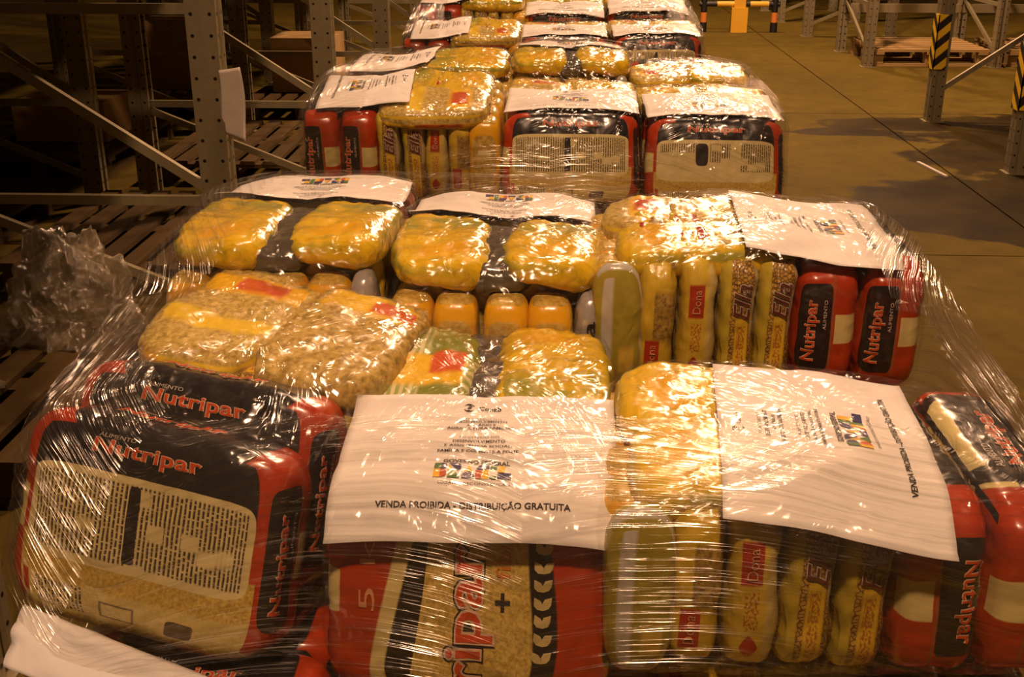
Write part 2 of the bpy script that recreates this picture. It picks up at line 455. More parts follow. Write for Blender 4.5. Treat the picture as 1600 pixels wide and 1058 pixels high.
# lamps
M['lamp_shell'] = plain('lamp_shell', (.45, .45, .45), .4, .5, .8)
t = NT('lamp_glow'); M['lamp_glow'] = t.pbr((1, .9, .7), .4, emit=LAMP_COLOR, estr=30.0)
M['lamp_rod'] = plain('lamp_rod', (.3, .3, .3), .5)
for i, (x, y, z, wt) in enumerate(LAMPS):
    e = empty('high_bay_lamp', (x, y, z))
    tag(e, ['warm high bay lamp hanging above the camera', 'warm high bay lamp hanging above the second wrapped pallet', 'warm high bay lamp hanging above the middle of the aisle', 'warm high bay lamp hanging above the far barrier'][i], 'lamp', 'high bay lamps under the roof')
    MB().cyl((0, 0, .12), (0, 0, .42), .26, .09, 28, False).build('reflector', M['lamp_shell'], e, smooth=True)
    MB().cyl((0, 0, .42), (0, 0, .66), .10, .10, 24).build('gear_box', M['lamp_shell'], e)
    MB().cyl((0, 0, .66), (0, 0, 7 - z), .012, .012, 8).build('hanging_rod', M['lamp_rod'], e)
    MB().cyl((0, 0, .14), (0, 0, .30), .06, .06, 16).build('bulb', M['lamp_glow'], e, smooth=True)
    L = bpy.data.lights.new('lamp_light', 'POINT'); L.energy = wt; L.color = LAMP_COLOR; L.shadow_soft_size = .13
    lo = bpy.data.objects.new('lamp_light', L); COL.objects.link(lo); lo.parent = e; lo.location = (0, 0, .02)

# ------------------------------------------------------------------ pillow packs
def nvec(p, s): return noise.noise(Vector(p) * s)

class Pack:
    """a filled plastic pack: rounded box with sagging wrinkles; cube coordinate -> surface point"""
    def __init__(s, h, n=3.6, wr=.003, seed=0.0, freq=22.0, ruff=0.0):
        s.h = np.array(h); s.n = n; s.wr = wr; s.seed = seed; s.freq = freq; s.ruff = ruff
    def normal(s, q):
        g = np.sign(q) * np.abs(q / s.h) ** (s.n - 1) / s.h
        l = np.linalg.norm(g); return g / l if l > 1e-9 else np.array((0, 0, 1.0))
    def at(s, p, lift=0.0):
        p = np.asarray(p, float)
        r = (np.abs(p) ** s.n).sum() ** (-1.0 / s.n)
        q = p * r * s.h
        nr = s.normal(q)
        w = Vector(q) + Vector((s.seed, s.seed * 1.7, -s.seed))
        k = noise.noise(w * s.freq) * .6 + (1 - abs(noise.noise(w * s.freq * 2.3)) * 2.2) * .35 + noise.noise(w * s.freq * .45) * 1.0
        amp = s.wr * (1 + s.ruff * max(0.0, q[2] / s.h[2] - .25))
        if s.ruff: k += s.ruff * .35 * max(0.0, q[2] / s.h[2] - .25) * (1 - abs(noise.noise(Vector((w.x * 70, w.y * 55, w.z * 14)))) * 2.4)
        return q + nr * (amp * k + lift)
    def mesh(s, name, mats, side, res):
        """side: face index (+x,-x,+y,-y,+z,-z) -> material slot; res = cells along x,y,z"""
        key = {}; verts = []; faces = []; uvs = []; mi = []
        def vid(p):
            k = tuple(round(c, 5) for c in p)
            if k not in key: key[k] = len(verts); verts.append(s.at(p))
            return key[k]
        for fi, (ax, sg) in enumerate(((0, 1), (0, -1), (1, 1), (1, -1), (2, 1), (2, -1))):
            a, b = [(1, 2), (0, 2), (1, 0)][ax]
            na, nb = res[a], res[b]
            for i in range(na):
                for j in range(nb):
                    quad = []; quv = []
                    for di, dj in ((0, 0), (1, 0), (1, 1), (0, 1)):
                        ca, cb = -1 + 2 * (i + di) / na, -1 + 2 * (j + dj) / nb
                        p = [0, 0, 0]; p[ax] = sg; p[a] = ca; p[b] = cb
                        quad.append(vid(p))
                        u, v = (ca + 1) / 2, (cb + 1) / 2
                        if (ax == 0 and sg < 0) or (ax == 1 and sg > 0): u = 1 - u
                        quv.append((u, v))
                    flip = (sg > 0) != (ax != 1)
                    if ax == 2: flip = sg > 0
                    if flip: quad.reverse(); quv.reverse()
                    faces.append(tuple(quad)); uvs += quv; mi.append(side[fi])
        me = new_mesh(name, verts, faces, True)
        for m in mats: me.materials.append(m)
        me.polygons.foreach_set('material_index', mi)
        ul = me.uv_layers.new(name='UVMap'); ul.data.foreach_set('uv', np.array(uvs, dtype=np.float32).ravel())
        return me
    def face_pt(s, face, u, v, lift):
        if face == '+x': p = (1, u * 2 - 1, v * 2 - 1)
        elif face == '-x': p = (-1, 1 - u * 2, v * 2 - 1)
        elif face == '-y': p = (u * 2 - 1, -1, v * 2 - 1)
        elif face == '+y': p = (1 - u * 2, 1, v * 2 - 1)
        elif face == '+z': p = (v * 2 - 1, u * 2 - 1, 1)      # v = 0 is the top of the print
        return s.at(p, lift)

# text as flat triangles, cached
_txt = {}
def text_tris(body, bold=0.0, spacing=1.0, cut=.22, res=3, shear=0.0):
    if body == 'Ella': shear = .35
    k = (body, bold, spacing, cut, res)
    if k in _txt: return _txt[k]
    cu = bpy.data.curves.new('t', 'FONT'); cu.body = body; cu.size = 1.0; cu.offset = bold
    cu.space_character = spacing; cu.shear = shear; cu.resolution_u = res; cu.align_x = 'LEFT'
    ob = bpy.data.objects.new('t', cu); COL.objects.link(ob)
    dg = bpy.context.evaluated_depsgraph_get()
    me = bpy.data.meshes.new_from_object(ob.evaluated_get(dg))
    bm = bmesh.new(); bm.from_mesh(me)
    bmesh.ops.remove_doubles(bm, verts=bm.verts, dist=1e-5)
    bmesh.ops.triangulate(bm, faces=bm.faces)
    for _ in range(2):
        ed = [e for e in bm.edges if e.calc_length() > cut]
        if not ed: break
        bmesh.ops.subdivide_edges(bm, edges=ed, cuts=1)
        bmesh.ops.triangulate(bm, faces=bm.faces)
    bm.verts.index_update()
    V = np.array([v.co[:2] for v in bm.verts]); F = [tuple(v.index for v in f.verts) for f in bm.faces]
    bm.free(); bpy.data.objects.remove(ob); bpy.data.meshes.remove(me); bpy.data.curves.remove(cu)
    _txt[k] = (V, F); return V, F

class Print:
    """flat print draped on a surface: fn(u, v, lift) -> point"""
    def __init__(s, fn): s.fn = fn; s.v = []; s.f = []; s.mi = []; s.mats = []
    def slot(s, m):
        if m not in s.mats: s.mats.append(m)
        return s.mats.index(m)
    def add(s, V, F, mat, lift):
        b = len(s.v); k = s.slot(mat)
        s.v += [s.fn(a, c, lift) for a, c in V]
        s.f += [tuple(b + i for i in q) for q in F]; s.mi += [k] * len(F)
    def text(s, body, cu, cv, wdt, aspect, mat, lift=.0012, bold=0.0, rot=0, hgt=None, spacing=1.0, cut=.22, res=3):
        """centre at (cu, cv); wdt in u units; aspect = u metres per v metre; rot 0/90/-90"""
        V, F = text_tris(body, bold, spacing, cut, res)
        V0, _ = text_tris(body, 0.0, spacing, cut, res)
        lo, hi = V0.min(0), V0.max(0); c = (lo + hi) / 2
        if rot == 0:
            sc_ = wdt / (hi - lo)[0]
            P = (V - c) * np.array((sc_, sc_ * aspect if hgt is None else hgt / (hi - lo)[1]))
        else:
            sc_ = wdt / (hi - lo)[0]                     # wdt in v units here
            Q = (V - c)
            a = Q[:, 0] * sc_; b = Q[:, 1] * (sc_ / aspect if hgt is None else hgt / (hi - lo)[1])
            P = np.stack((-b, a), 1) if rot == 90 else np.stack((b, -a), 1)
        s.add(P + np.array((cu, cv)), F, mat, lift)
    def poly(s, pts, mat, lift=.001): s.add(pts, [tuple(range(len(pts)))], mat, lift)
    def mesh(s, name):
        me = new_mesh(name, s.v, s.f)
        for m in s.mats: me.materials.append(m)
        me.polygons.foreach_set('material_index', s.mi); return me

# --- the kinds of pack (bundle length along x .44, width along y .30, height .20)
P_rice = Pack((.0445, .150, .100), 5.6, .0034, 3.1, 26)
P_pasta = Pack((.0265, .146, .094), 5.5, .0036, 5.3, 36, 1.6)
P_flour = Pack((.0265, .146, .097), 5.5, .0036, 8.9, 36, 1.6)
P_bean = Pack((.0265, .146, .096), 5.5, .0036, 11.7, 36, 1.6)
P_round = Pack((.036, .0325, .084), 4.4, .0016, 14.2, 40)
P_silver = Pack((.034, .020, .088), 3.4, .0030, 17.7, 44)
P_top = Pack((.124, .078, .022), 4.6, .0075, 21.3, 24)
P_top2 = Pack((.124, .078, .022), 4.6, .0075, 27.9, 24)
P_topn = Pack((.124, .070, .022), 3.8, .0085, 40.7, 22)
P_dark = Pack((.112, .052, .024), 3.4, .0060, 33.3, 34)

ME = {}
ME['rice'] = P_rice.mesh('rice_bag', [M['nutri'], M['rfront'], M['rend'], M['rtop'], M['rred']], (0, 1, 2, 2, 3, 4), (14, 46, 32))
ME['rice2'] = P_rice.mesh('rice_bag', [M['nutri'], M['rfront'], M['rend2'], M['rtop'], M['rred']], (0, 1, 2, 2, 3, 4), (14, 46, 32))
ME['rice3'] = P_rice.mesh('rice_bag', [M['nutri2'], M['rfront'], M['rend'], M['rtop'], M['rred']], (0, 1, 2, 2, 3, 4), (14, 46, 32))
ME['pasta'] = P_pasta.mesh('pasta_pack', [M['pasta']], (0,) * 6, (14, 30, 30))
ME['flour'] = P_flour.mesh('flour_pack', [M['flour']], (0,) * 6, (14, 30, 30))
ME['bean'] = P_bean.mesh('bean_pack', [M['beans']], (0,) * 6, (14, 30, 30))
ME['round'] = P_round.mesh('corn_pack', [M['round']], (0,) * 6, (10, 10, 18))
ME['silver'] = P_silver.mesh('silver_pack', [M['silver']], (0,) * 6, (10, 8, 18))
ME['olive'] = P_silver.mesh('olive_pack', [M['olive']], (0,) * 6, (10, 8, 18))
for k in ('straw', 'grain', 'gold', 'green'):
    ME['top_' + k] = (P_top if k in ('straw', 'gold') else P_top2).mesh('flat_pack', [M[k]], (0,) * 6, (34, 24, 8))
for k in ('gold', 'green'):
    ME['topn_' + k] = P_topn.mesh('flat_pack', [M[k]], (0,) * 6, (34, 24, 8))
ME['dark'] = P_dark.mesh('dark_pack', [M['dark']], (0,) * 6, (22, 12, 10))

def nutripar(pr, cu, cv, wdt, aspect, rot, hgt=None):
    pr.text('Nutripar', cu, cv, wdt, aspect, M['let_cream'], .0010, .040, rot, hgt, 1.04)
    pr.text('Nutripar', cu, cv, wdt, aspect, M['let_red'], .0018, .008, rot, hgt, 1.04)

def rice_print(mirror=False):
    pr = Print(None)
    # top banner, readable from +x
    A = .30 / .089
    pr.fn = lambda u, v, l: P_rice.face_pt('+z', u, 1 - v, l)
    # print is laid with v measured downwards on the sack top: flip so that it reads from +x
    pr.fn = lambda u, v, l: P_rice.face_pt('+z', u, 1 - v, l)
    nutripar(pr, .50, .42, .40, A, 0, .26)
    pr.text('ALIMENTO', .37, .66, .16, A, M['let_white'], .0012, .0, 0, .09)
    # banner along the upper edge of the nutrition side
    pr.fn = lambda u, v, l: P_rice.face_pt('+x', u, v, l)
    nutripar(pr, .50, .875, .42, .30 / .20, 0, .105)
    pr.text('ALIMENTO', .37, .955, .15, .30 / .20, M['let_white'], .0012, .0, 0, .03)
    # narrow ends
    A2 = .089 / .20
    for fc in ('-y', '+y'):
        pr.fn = lambda u, v, l, fc=fc: P_rice.face_pt(fc, u, v, l)
        nutripar(pr, .75 if mirror else .25, .50, .46, A2, -90 if mirror else 90, .22)
        pr.text('ALIMENTO', .90 if mirror else .44, .62, .22, A2, M['let_white'], .0012, 0, -90 if mirror else 90, .05)
    # large front
    pr.fn = lambda u, v, l: P_rice.face_pt('-x', u, v, l)
    A3 = .30 / .20
    pr.text('Nutripar', .50, .14, 1.22, A3, M['let_black'], .0008, .075, 90, .165, 1.04)
    pr.text('Nutripar', .50, .14, 1.22, A3, M['let_cream'], .0014, .045, 90, .165, 1.04)
    pr.text('Nutripar', .50, .14, 1.22, A3, M['let_red'], .0020, .010, 90, .165, 1.04)
    pr.text('+', .615, .50, .048, A3, M['let_black'], .0010, .02, 0, .085)
    pr.text('fibras', .615, .76, .30, A3, M['let_orange'], .0010, .01, 90, .05)
    pr.text('5 kg', .15, .66, .46, A3, M['let_pale'], .0010, .0, 90, .085)
    rnd = random.Random(4)
    for k in range(9):                                   # pale leaf sprig on the black band
        cv = .90 - k * .085
        for sg in (-1, 1):
            a = math.radians(90 - sg * (38 + rnd.uniform(-6, 6)))
            L, W = .052, .019
            base = np.array((.755, cv))
            d = np.array((math.cos(a), math.sin(a) * A3)); n_ = np.array((-math.sin(a), math.cos(a) * A3))
            pts = [base + d * L * t + n_ * W * wv for t, wv in ((0, 0), (.3, .8), (.6, .9), (1, 0), (.6, -.6), (.3, -.6))]
            pr.poly(pts, M['leaf_cream'], .0010)
    return pr.mesh('lettering')
ME['rice_print'] = rice_print(); ME['rice2_print'] = rice_print(True)

def bean_print():
    pr = Print(None)
    for fc in ('-y', '+y'):
        pr.fn = lambda u, v, l, fc=fc: P_bean.face_pt(fc, u, v, l)
        pr.text('Ella', .58, .68, .26, .053 / .19, M['let_white'], .0010, .03, 90, .40)
        pr.text('Ella', .58, .68, .26, .053 / .19, M['let_brown'], .0018, .006, 90, .40)
    return pr.mesh('lettering')
ME['bean_print'] = bean_print()

def word_print(P, word, u, v, wd, hg):
    pr = Print(None)
    for fc in ('-y', '+y'):
        pr.fn = lambda a, b, l, fc=fc: P.face_pt(fc, a, b, l)
        pr.text(word, u, v, wd, .3, M['let_pale'], .0012, .0, 90, hg)
    return pr.mesh('lettering')
ME['pasta_print'] = word_print(P_pasta, 'Dona', .41, .28, .17, .20)
ME['flour_print'] = word_print(P_flour, 'Dona', .43, .68, .17, .20)
def silver_print():
    pr = Print(None)
    for fc in ('-x', '-y'):
        pr.fn = lambda a, b, l, fc=fc: P_silver.face_pt(fc, a, b, l)
        pr.text('Bola', .5, .52, .60, .3, M['let_black'], .0012, .02, 90, .42)
    return pr.mesh('lettering')
ME['silver_print'] = silver_print()

# ------------------------------------------------------------------ wrapping surfaces
def hull_bvh(pts):
    bm = bmesh.new()
    for p in pts: bm.verts.new(p)
    bmesh.ops.convex_hull(bm, input=bm.verts)
    bmesh.ops.delete(bm, geom=[v for v in bm.verts if not v.link_faces], context='VERTS')
    t = BVHTree.FromBMesh(bm); bm.free(); return t

def wrap_mesh(name, pts, centre, nphi, els, off, disp, keep=None, uvf=None, squash=1.0):
    """film pulled tight over the hull of pts, laid out as rings round the centre; els = elevations"""
    t = hull_bvh(pts); c = Vector(centre)
    verts = []; uvs = []
    ne = len(els)
    for j, el in enumerate(els):
        for i in range(nphi + 1):
            ph = 2 * math.pi * i / nphi
            d = Vector((math.cos(ph) * math.cos(el), math.sin(ph) * math.cos(el), math.sin(el)))
            loc, nr, _, _ = t.ray_cast(c, d)
            if loc is None: loc = c + d * .1; nr = d
            if nr.dot(d) < 0: nr = -nr
            verts.append((loc, d))
    # soften the facets a little and lift
    P = np.array([v[0] for v in verts]).reshape(ne, nphi + 1, 3)
    D = np.array([v[1] for v in verts]).reshape(ne, nphi + 1, 3)
    r = np.linalg.norm(P - np.array(c), axis=2)
    for _ in range(2):
        q = r.copy(); q[:, 1:-1] = (r[:, :-2] + 2 * r[:, 1:-1] + r[:, 2:]) / 4
        q[:, 0] = q[:, -1] = (r[:, -2] + 2 * r[:, 0] + r[:, 1]) / 4
        r = np.maximum(q, r)
        q = r.copy(); q[1:-1] = (r[:-2] + 2 * r[1:-1] + r[2:]) / 4
        r = np.maximum(q, r)
    out = []
    for j in range(ne):
        for i in range(nphi + 1):
            rr = r[j, i] + off + disp(i / nphi, els[j], P[j, i % nphi])
            out.append(np.array(c) + D[j, i] * rr)
    out = np.array(out).reshape(ne, nphi + 1, 3); out[:, -1] = out[:, 0]
    # arc lengths for the drawn-out wrinkle coordinates
    su = np.concatenate((np.zeros((ne, 1)), np.cumsum(np.linalg.norm(np.diff(out, axis=1), axis=2), axis=1)), axis=1)
    mid = su[ne // 2]
    sv = np.concatenate((np.zeros((1, nphi + 1)), np.cumsum(np.linalg.norm(np.diff(out, axis=0), axis=2), axis=0)), axis=0)
    V = out[:, :-1].reshape(-1, 3); F = []; UV = []
    for j in range(ne - 1):
        for i in range(nphi):
            if keep and not keep(out[j, i], (i + .5) / nphi, els[j]): continue
            i2 = (i + 1) % nphi
            F.append((j * nphi + i, j * nphi + i2, (j + 1) * nphi + i2, (j + 1) * nphi + i))
            for a, b in ((j, i), (j, i + 1), (j + 1, i + 1), (j + 1, i)):
                u, v = mid[b], sv[a, b]
                UV.append(uvf(u, v, b / nphi, out[a, b]) if uvf else (u, v))
    me = new_mesh(name, V, F, True)
    ul = me.uv_layers.new(name='UVMap'); ul.data.foreach_set('uv', np.array(UV, dtype=np.float32).ravel())
    bm = bmesh.new(); bm.from_mesh(me)
    bmesh.ops.delete(bm, geom=[v for v in bm.verts if not v.link_faces], context='VERTS')
    bm.to_mesh(me); bm.free()
    return me

# ------------------------------------------------------------------ printed sheets
def sheet_print(fn, detail):
    pr = Print(fn); A = .297 / .21; I = M['ink']
    cut, res = (.22, 3) if detail else (.5, 1)
    def tx(s, v, wd, mat=I, bold=0.0, hg=.020, cu=.5): pr.text(s, cu, v, wd, A, mat, .0011, bold, 0, hg, 1.0, cut, res)
    tx('Conab', .905, .085, I, .02, .030, .525)
    for a0, a1 in ((20, 150), (200, 330)):               # round emblem beside the name
        ring = []
        n = 8
        for i in range(n + 1):
            t_ = math.radians(a0 + (a1 - a0) * i / n); ring.append((.445 + .022 * math.cos(t_), .905 + .031 * math.sin(t_)))
        inner = []
        for i in range(n + 1):
            t_ = math.radians(a1 - (a1 - a0) * i / n); k = abs(i / n - .5) * 2
            inner.append((.445 + (.011 + .010 * k) * math.cos(t_), .905 + (.016 + .014 * k) * math.sin(t_)))
        pr.poly(ring + inner, I, .0011)
    pr.poly([(.437, .895), (.452, .903), (.456, .922), (.441, .912)], M['ink_soft'], .0011)
    tx('MINISTÉRIO DO', .805, .145, M['ink_soft']); tx('DESENVOLVIMENTO', .770, .19, I, .02); tx('AGRÁRIO E', .735, .11, I, .02); tx('AGRICULTURA FAMILIAR', .700, .25, I, .02)
    tx('MINISTÉRIO DO', .620, .145, M['ink_soft']); tx('DESENVOLVIMENTO', .585, .19, I, .015); tx('E ASSISTÊNCIA SOCIAL,', .550, .245, I, .015); tx('FAMÍLIA E COMBATE À FOME', .515, .29, I, .015)
    tx('GOVERNO FEDERAL', .437, .235, I, .03, .026)
    # the block-letter word, built from its coloured pieces
    x0, x1, y0, y1 = .355, .645, .295, .415; H = y1 - y0; W = (x1 - x0) / 6.15
    g, b, y, r = M['lg_green'], M['lg_blue'], M['lg_yellow'], M['lg_red']
    def P(k, pts, m): pr.poly([(x0 + (k * 1.03 + a) * W, y0 + c * H) for a, c in pts], m, .0011)
    def arc(cx, cy, rx, ry, a0, a1, n=10): return [(cx + rx * math.cos(R(a0 + (a1 - a0) * i / n)), cy + ry * math.sin(R(a0 + (a1 - a0) * i / n))) for i in range(n + 1)]
    P(0, [(0, .52), (.5, .52), (.5, 1), (0, .95)], g); P(0, [(.5, .52)] + arc(.5, .76, .45, .24, -90, 90), b)
    P(0, [(0, 0), (.48, 0), (.48, .5), (0, .5)], y); P(0, [(.48, 0)] + arc(.48, .25, .5, .25, -90, 90), r)
    P(1, [(0, 1)] + arc(.55, .7, .42, .3, 90, -60), b); P(1, [(0, .0), (.0, .9), (.45, .45)], y); P(1, [(0, 0), (.95, 0), (.5, .4), (.2, .4)], g)
    P(2, [(0, .0), (.5, 1), (1, .0), (.8, .3), (.2, .3)], y); P(2, arc(.5, 0, .5, .38, 0, 180), b)
    P(3, [(.02, .55)] + arc(.5, .6, .46, .4, 180, 90) + [(.98, 1), (.98, .62)], b); P(3, [(.0, 0), (.45, 0), (.45, .52), (0, .52)], r); P(3, [(.47, 0), (.98, 0), (.98, .55), (.47, .55)], y)
    P(4, [(.02, 0), (.52, 0), (.52, 1), (.02, 1)], g)
    P(4.55, [(.05, .42), (.55, .42), (.55, 1), (.05, 1)], y); P(4.55, [(.05, 0), (1.05, 0), (1.05, .38), (.05, .38)], b)
    tx('UNIÃO E RECONSTRUÇÃO', .262, .25, M['ink_soft'], .0, .022)
    tx('VENDA PROIBIDA - DISTRIBUIÇÃO GRATUITA', .150, .66, I, .022, .042)
    return pr.mesh('print')

def drape_sheet(bvh, Mw, cx, cy, tilt, yaw, detail, w_=.297, h_=.21, zup=.5, seed=0.0, lift=.006, sub=(34, 26)):
    """sheet over the bundle: up is local -x, reading direction local +y; returns paper mesh (local), print mesh (local)"""
    nu, nv = sub
    n = Vector((math.sin(tilt), 0, math.cos(tilt)))
    Ry = Matrix.Rotation(yaw, 3, n)
    ru = Ry @ Vector((0, 1, 0)); up = Ry @ Vector((-math.cos(tilt), 0, math.sin(tilt)))
    c0 = Vector((cx, cy, .20)) + n * zup
    W3 = Mw.to_3x3(); dirw = -(W3 @ n).normalized()
    Tm = np.zeros((nv + 1, nu + 1)); O = {}
    for j in range(nv + 1):
        for i in range(nu + 1):
            p = Mw @ (c0 + ru * ((i / nu - .5) * w_) + up * ((j / nv - .5) * h_)); O[i, j] = p
            loc, nr, k, dist = bvh.ray_cast(p, dirw)
            Tm[j, i] = dist if loc is not None else 9
    Tm = np.minimum(Tm, np.min(Tm) + .14)
    hgt = -Tm; raw = hgt.copy()
    for it in range(60):
        q = np.pad(hgt, 1, mode='edge')
        a = (q[:-2, 1:-1] + q[2:, 1:-1] + q[1:-1, :-2] + q[1:-1, 2:]) / 4
        hgt = np.maximum(a, raw) if it < 52 else a
    for it in range(3):
        over = np.maximum(raw - hgt, 0); q = np.pad(over, 3, mode='edge')
        dil = np.max([q[a:a + nv + 1, b:b + nu + 1] for a in range(7) for b in range(7)], axis=0)
        hgt = hgt + dil * .8
    P = np.zeros((nv + 1, nu + 1, 3)); Mi = Mw.inverted()
    for j in range(nv + 1):
        for i in range(nu + 1):
            wv = noise.noise(Vector((i / nu * 3.2 + seed, j / nv * 2.2, seed))) * .0035 + abs(noise.noise(Vector((i / nu * 5 + j / nv * 2.5, seed * 2, 0)))) * .003
            pw = O[i, j] + dirw * (-hgt[j, i] - lift - wv)
            P[j, i] = Mi @ pw
    V = P.reshape(-1, 3); F = [(j * (nu + 1) + i, j * (nu + 1) + i + 1, (j + 1) * (nu + 1) + i + 1, (j + 1) * (nu + 1) + i) for j in range(nv) for i in range(nu)]
    def fn(u, v, l):
        x, y = min(max(u, 0), .9999) * nu, min(max(v, 0), .9999) * nv
        i, j = int(x), int(y); fx, fy = x - i, y - j
        a, b, c, d = P[j, i], P[j, i + 1], P[j + 1, i], P[j + 1, i + 1]
        p = a * (1 - fx) * (1 - fy) + b * fx * (1 - fy) + c * (1 - fx) * fy + d * fx * fy
        nn = np.cross(b - a, c - a); nn /= max(np.linalg.norm(nn), 1e-9)
        if nn[2] * math.cos(tilt) + nn[0] * math.sin(tilt) < 0: nn = -nn
        return p + nn * l
    me = new_mesh('sheet', V, F, True)
    return me, sheet_print(fn, detail)

# ------------------------------------------------------------------ bundles
SPEC = [  # name, mesh, local position, rotation
    ('rice_bag', 'rice', (.176, 0, .100)), ('rice_bag', 'rice', (.088, 0, .100)),
    ('bean_pack', 'bean', (.018, 0, .094)), ('bean_pack', 'bean', (-.034, 0, .094)),
    ('flour_pack', 'flour', (-.087, 0, .095)), ('pasta_pack', 'pasta', (-.140, 0, .092)),
    ('corn_pack', 'round', (-.198, .118, .084)), ('corn_pack', 'round', (-.198, .052, .084)),
    ('corn_pack', 'round', (-.198, -.014, .084)), ('corn_pack', 'round', (-.198, -.080, .084)),
    ('silver_pack', 'silver', (-.196, -.131, .088)),
]
PRINTS = {'rice': 'rice_print', 'rice3': 'rice_print', 'rice2': 'rice2_print', 'bean': 'bean_print', 'pasta': 'pasta_print', 'flour': 'flour_print', 'silver': 'silver_print'}
ELS_BAG = [R(a) for a in np.linspace(-62, 88, 40)]

def place(o, loc, rz=0, rx=0, ry=0): o.location = loc; o.rotation_euler = (rx, ry, rz)

def coords(me):
    a = np.empty(len(me.vertices) * 3, dtype=np.float32); me.vertices.foreach_get('co', a); return a.reshape(-1, 3)
CO = {k: coords(m) for k, m in ME.items() if 'print' not in k}
PO = {k: [tuple(p.vertices) for p in ME[k].polygons] for k in CO}

def bundle(label, loc, rz, tops, sheet, scale=(1, 1, 1), tilt=(0, 0), flip=False, turn=False, seed=0, group=None, detail=True, silver='silver', lean=0.0, tall=1.0, ends=''):
    """one sealed food parcel; sheet = (cx, cy, tilt, yaw) or None; returns its world points for the film"""
    rnd = random.Random(seed)
    e = empty('food_parcel', loc, (tilt[0], tilt[1], R(rz)), scale)
    tag(e, label, 'food parcel', group)
    Mw = Matrix.Translation(loc) @ Euler((tilt[0], tilt[1], R(rz))).to_matrix().to_4x4() @ Matrix.Diagonal((*scale, 1))
    pts = []; fv = []; ff = []; base = 0
    def put(name, key, pos, rot, do_print=True, sz=1.0):
        nonlocal base
        pos = (pos[0], pos[1], pos[2] * sz); o = link(name, ME[key], e); place(o, pos, rot[2], rot[0], rot[1]); o.scale = (1, 1, sz)
        pm = PRINTS.get(key)
        if pm and do_print: link('lettering', ME[pm], o)['kind'] = 'stuff'
        mm = Mw @ Matrix.Translation(pos) @ Euler(rot).to_matrix().to_4x4() @ Matrix.Diagonal((1, 1, sz, 1))
        a = np.array(mm); wv = CO[key] @ a[:3, :3].T + a[:3, 3]
        fv.extend(map(tuple, wv)); ff.extend(tuple(base + i for i in f) for f in PO[key]); base += len(wv)
        pts.append(wv); return o
    for name, key, p in SPEC:
        jit = (rnd.uniform(-.02, .02), rnd.uniform(-.02, .02), rnd.uniform(-.02, .02))
        q = (p[0] + rnd.uniform(-.002, .002), p[1] + rnd.uniform(-.003, .003), p[2])
        rot = list(jit)
        if key == 'rice':
            rot[1] -= R(lean) * (-1 if turn else 1); q = (q[0] + .0012 * lean, q[1], q[2] + .0004 * lean + (.0005 * lean if q[0] < .13 else 0))
            if turn: rot[2] += math.pi                  # the printed front outwards
            if flip: key = 'rice2'
            if ends == 'badge': key = 'rice3'
        if key == 'silver' and silver == 'olive': name, key = 'olive_pack', 'olive'
        oo = put(name, key, q, rot, True, tall if name in ('bean_pack', 'flour_pack', 'pasta_pack', 'corn_pack', 'olive_pack') else 1.0)
    for k, kind in enumerate(tops[:2]):
        put('flat_pack', ('topn_' if len(tops) > 2 else 'top_') + kind, (-.078 + rnd.uniform(-.01, .01), ((.080, -.050) if tall > 1 else (.083, -.083) if len(tops) > 2 else (.076, -.076))[k], .190 if tall > 1 else .193), (rnd.uniform(-.05, .05), rnd.uniform(-.04, .04), rnd.uniform(-.07, .07)))
    if len(tops) > 2:
        put('dark_pack', 'dark', (-.088, .002, .184), (0, 0, rnd.uniform(-.15, .15)))
    bv = BVHTree.FromPolygons(fv, ff)
    allp = np.concatenate(pts)
    Mi = np.array(Mw.inverted())
    if sheet:
        sm, pm = drape_sheet(bv, Mw, *sheet, detail, seed=seed * 1.37 + .3)
        so = link('sheet', sm, e, mat=M['paper']); so['label'] = 'white printed sheet'
        md = so.modifiers.new('thickness', 'SOLIDIFY'); md.thickness = .0006; md.offset = -1
        link('print', pm, so)['kind'] = 'stuff'
        a = np.array(Mw); allp = np.concatenate((allp, coords(sm) @ a[:3, :3].T + a[:3, 3]))
    loc_pts = allp @ Mi[:3, :3].T + Mi[:3, 3]
    def disp(s, el, p):
        v = Vector(p) * 1.0 + Vector((seed, 0, 0))
        return .0012 + .0035 * (1 - abs(noise.noise(v * 17)) * 2) ** 2 + .002 * noise.noise(v * 45)
    bag = wrap_mesh('clear_bag', loc_pts[::2], (0, 0, .10), 84, ELS_BAG, .003, disp)
    bo = link('clear_bag', bag, e, mat=M['bag']); bo['label'] = 'crinkled clear plastic bag'
    a = np.array(Mw); bp = coords(bag) @ a[:3, :3].T + a[:3, 3]
    return bp

def low_bundle(label, loc, rz, group, scale, seed, flip=False):
    """parcel of a lower layer: same packs without the loose top ones"""
    e = empty('food_parcel', loc, (0, 0, R(rz)), scale); tag(e, label, 'food parcel', group)
    pts = []
    for name, key, p in SPEC:
        o = link(name, ME[key], e); place(o, p, math.pi if (key == 'rice' and flip) else 0)
        if key == 'rice': link('lettering', ME['rice_print'], o)['kind'] = 'stuff'
        pts.append(CO[key] + np.array(p))
    a = np.array(Matrix.Translation(loc) @ Euler((0, 0, R(rz))).to_matrix().to_4x4() @ Matrix.Diagonal((*scale, 1)))
    return np.concatenate(pts)[::3] @ a[:3, :3].T + a[:3, 3]

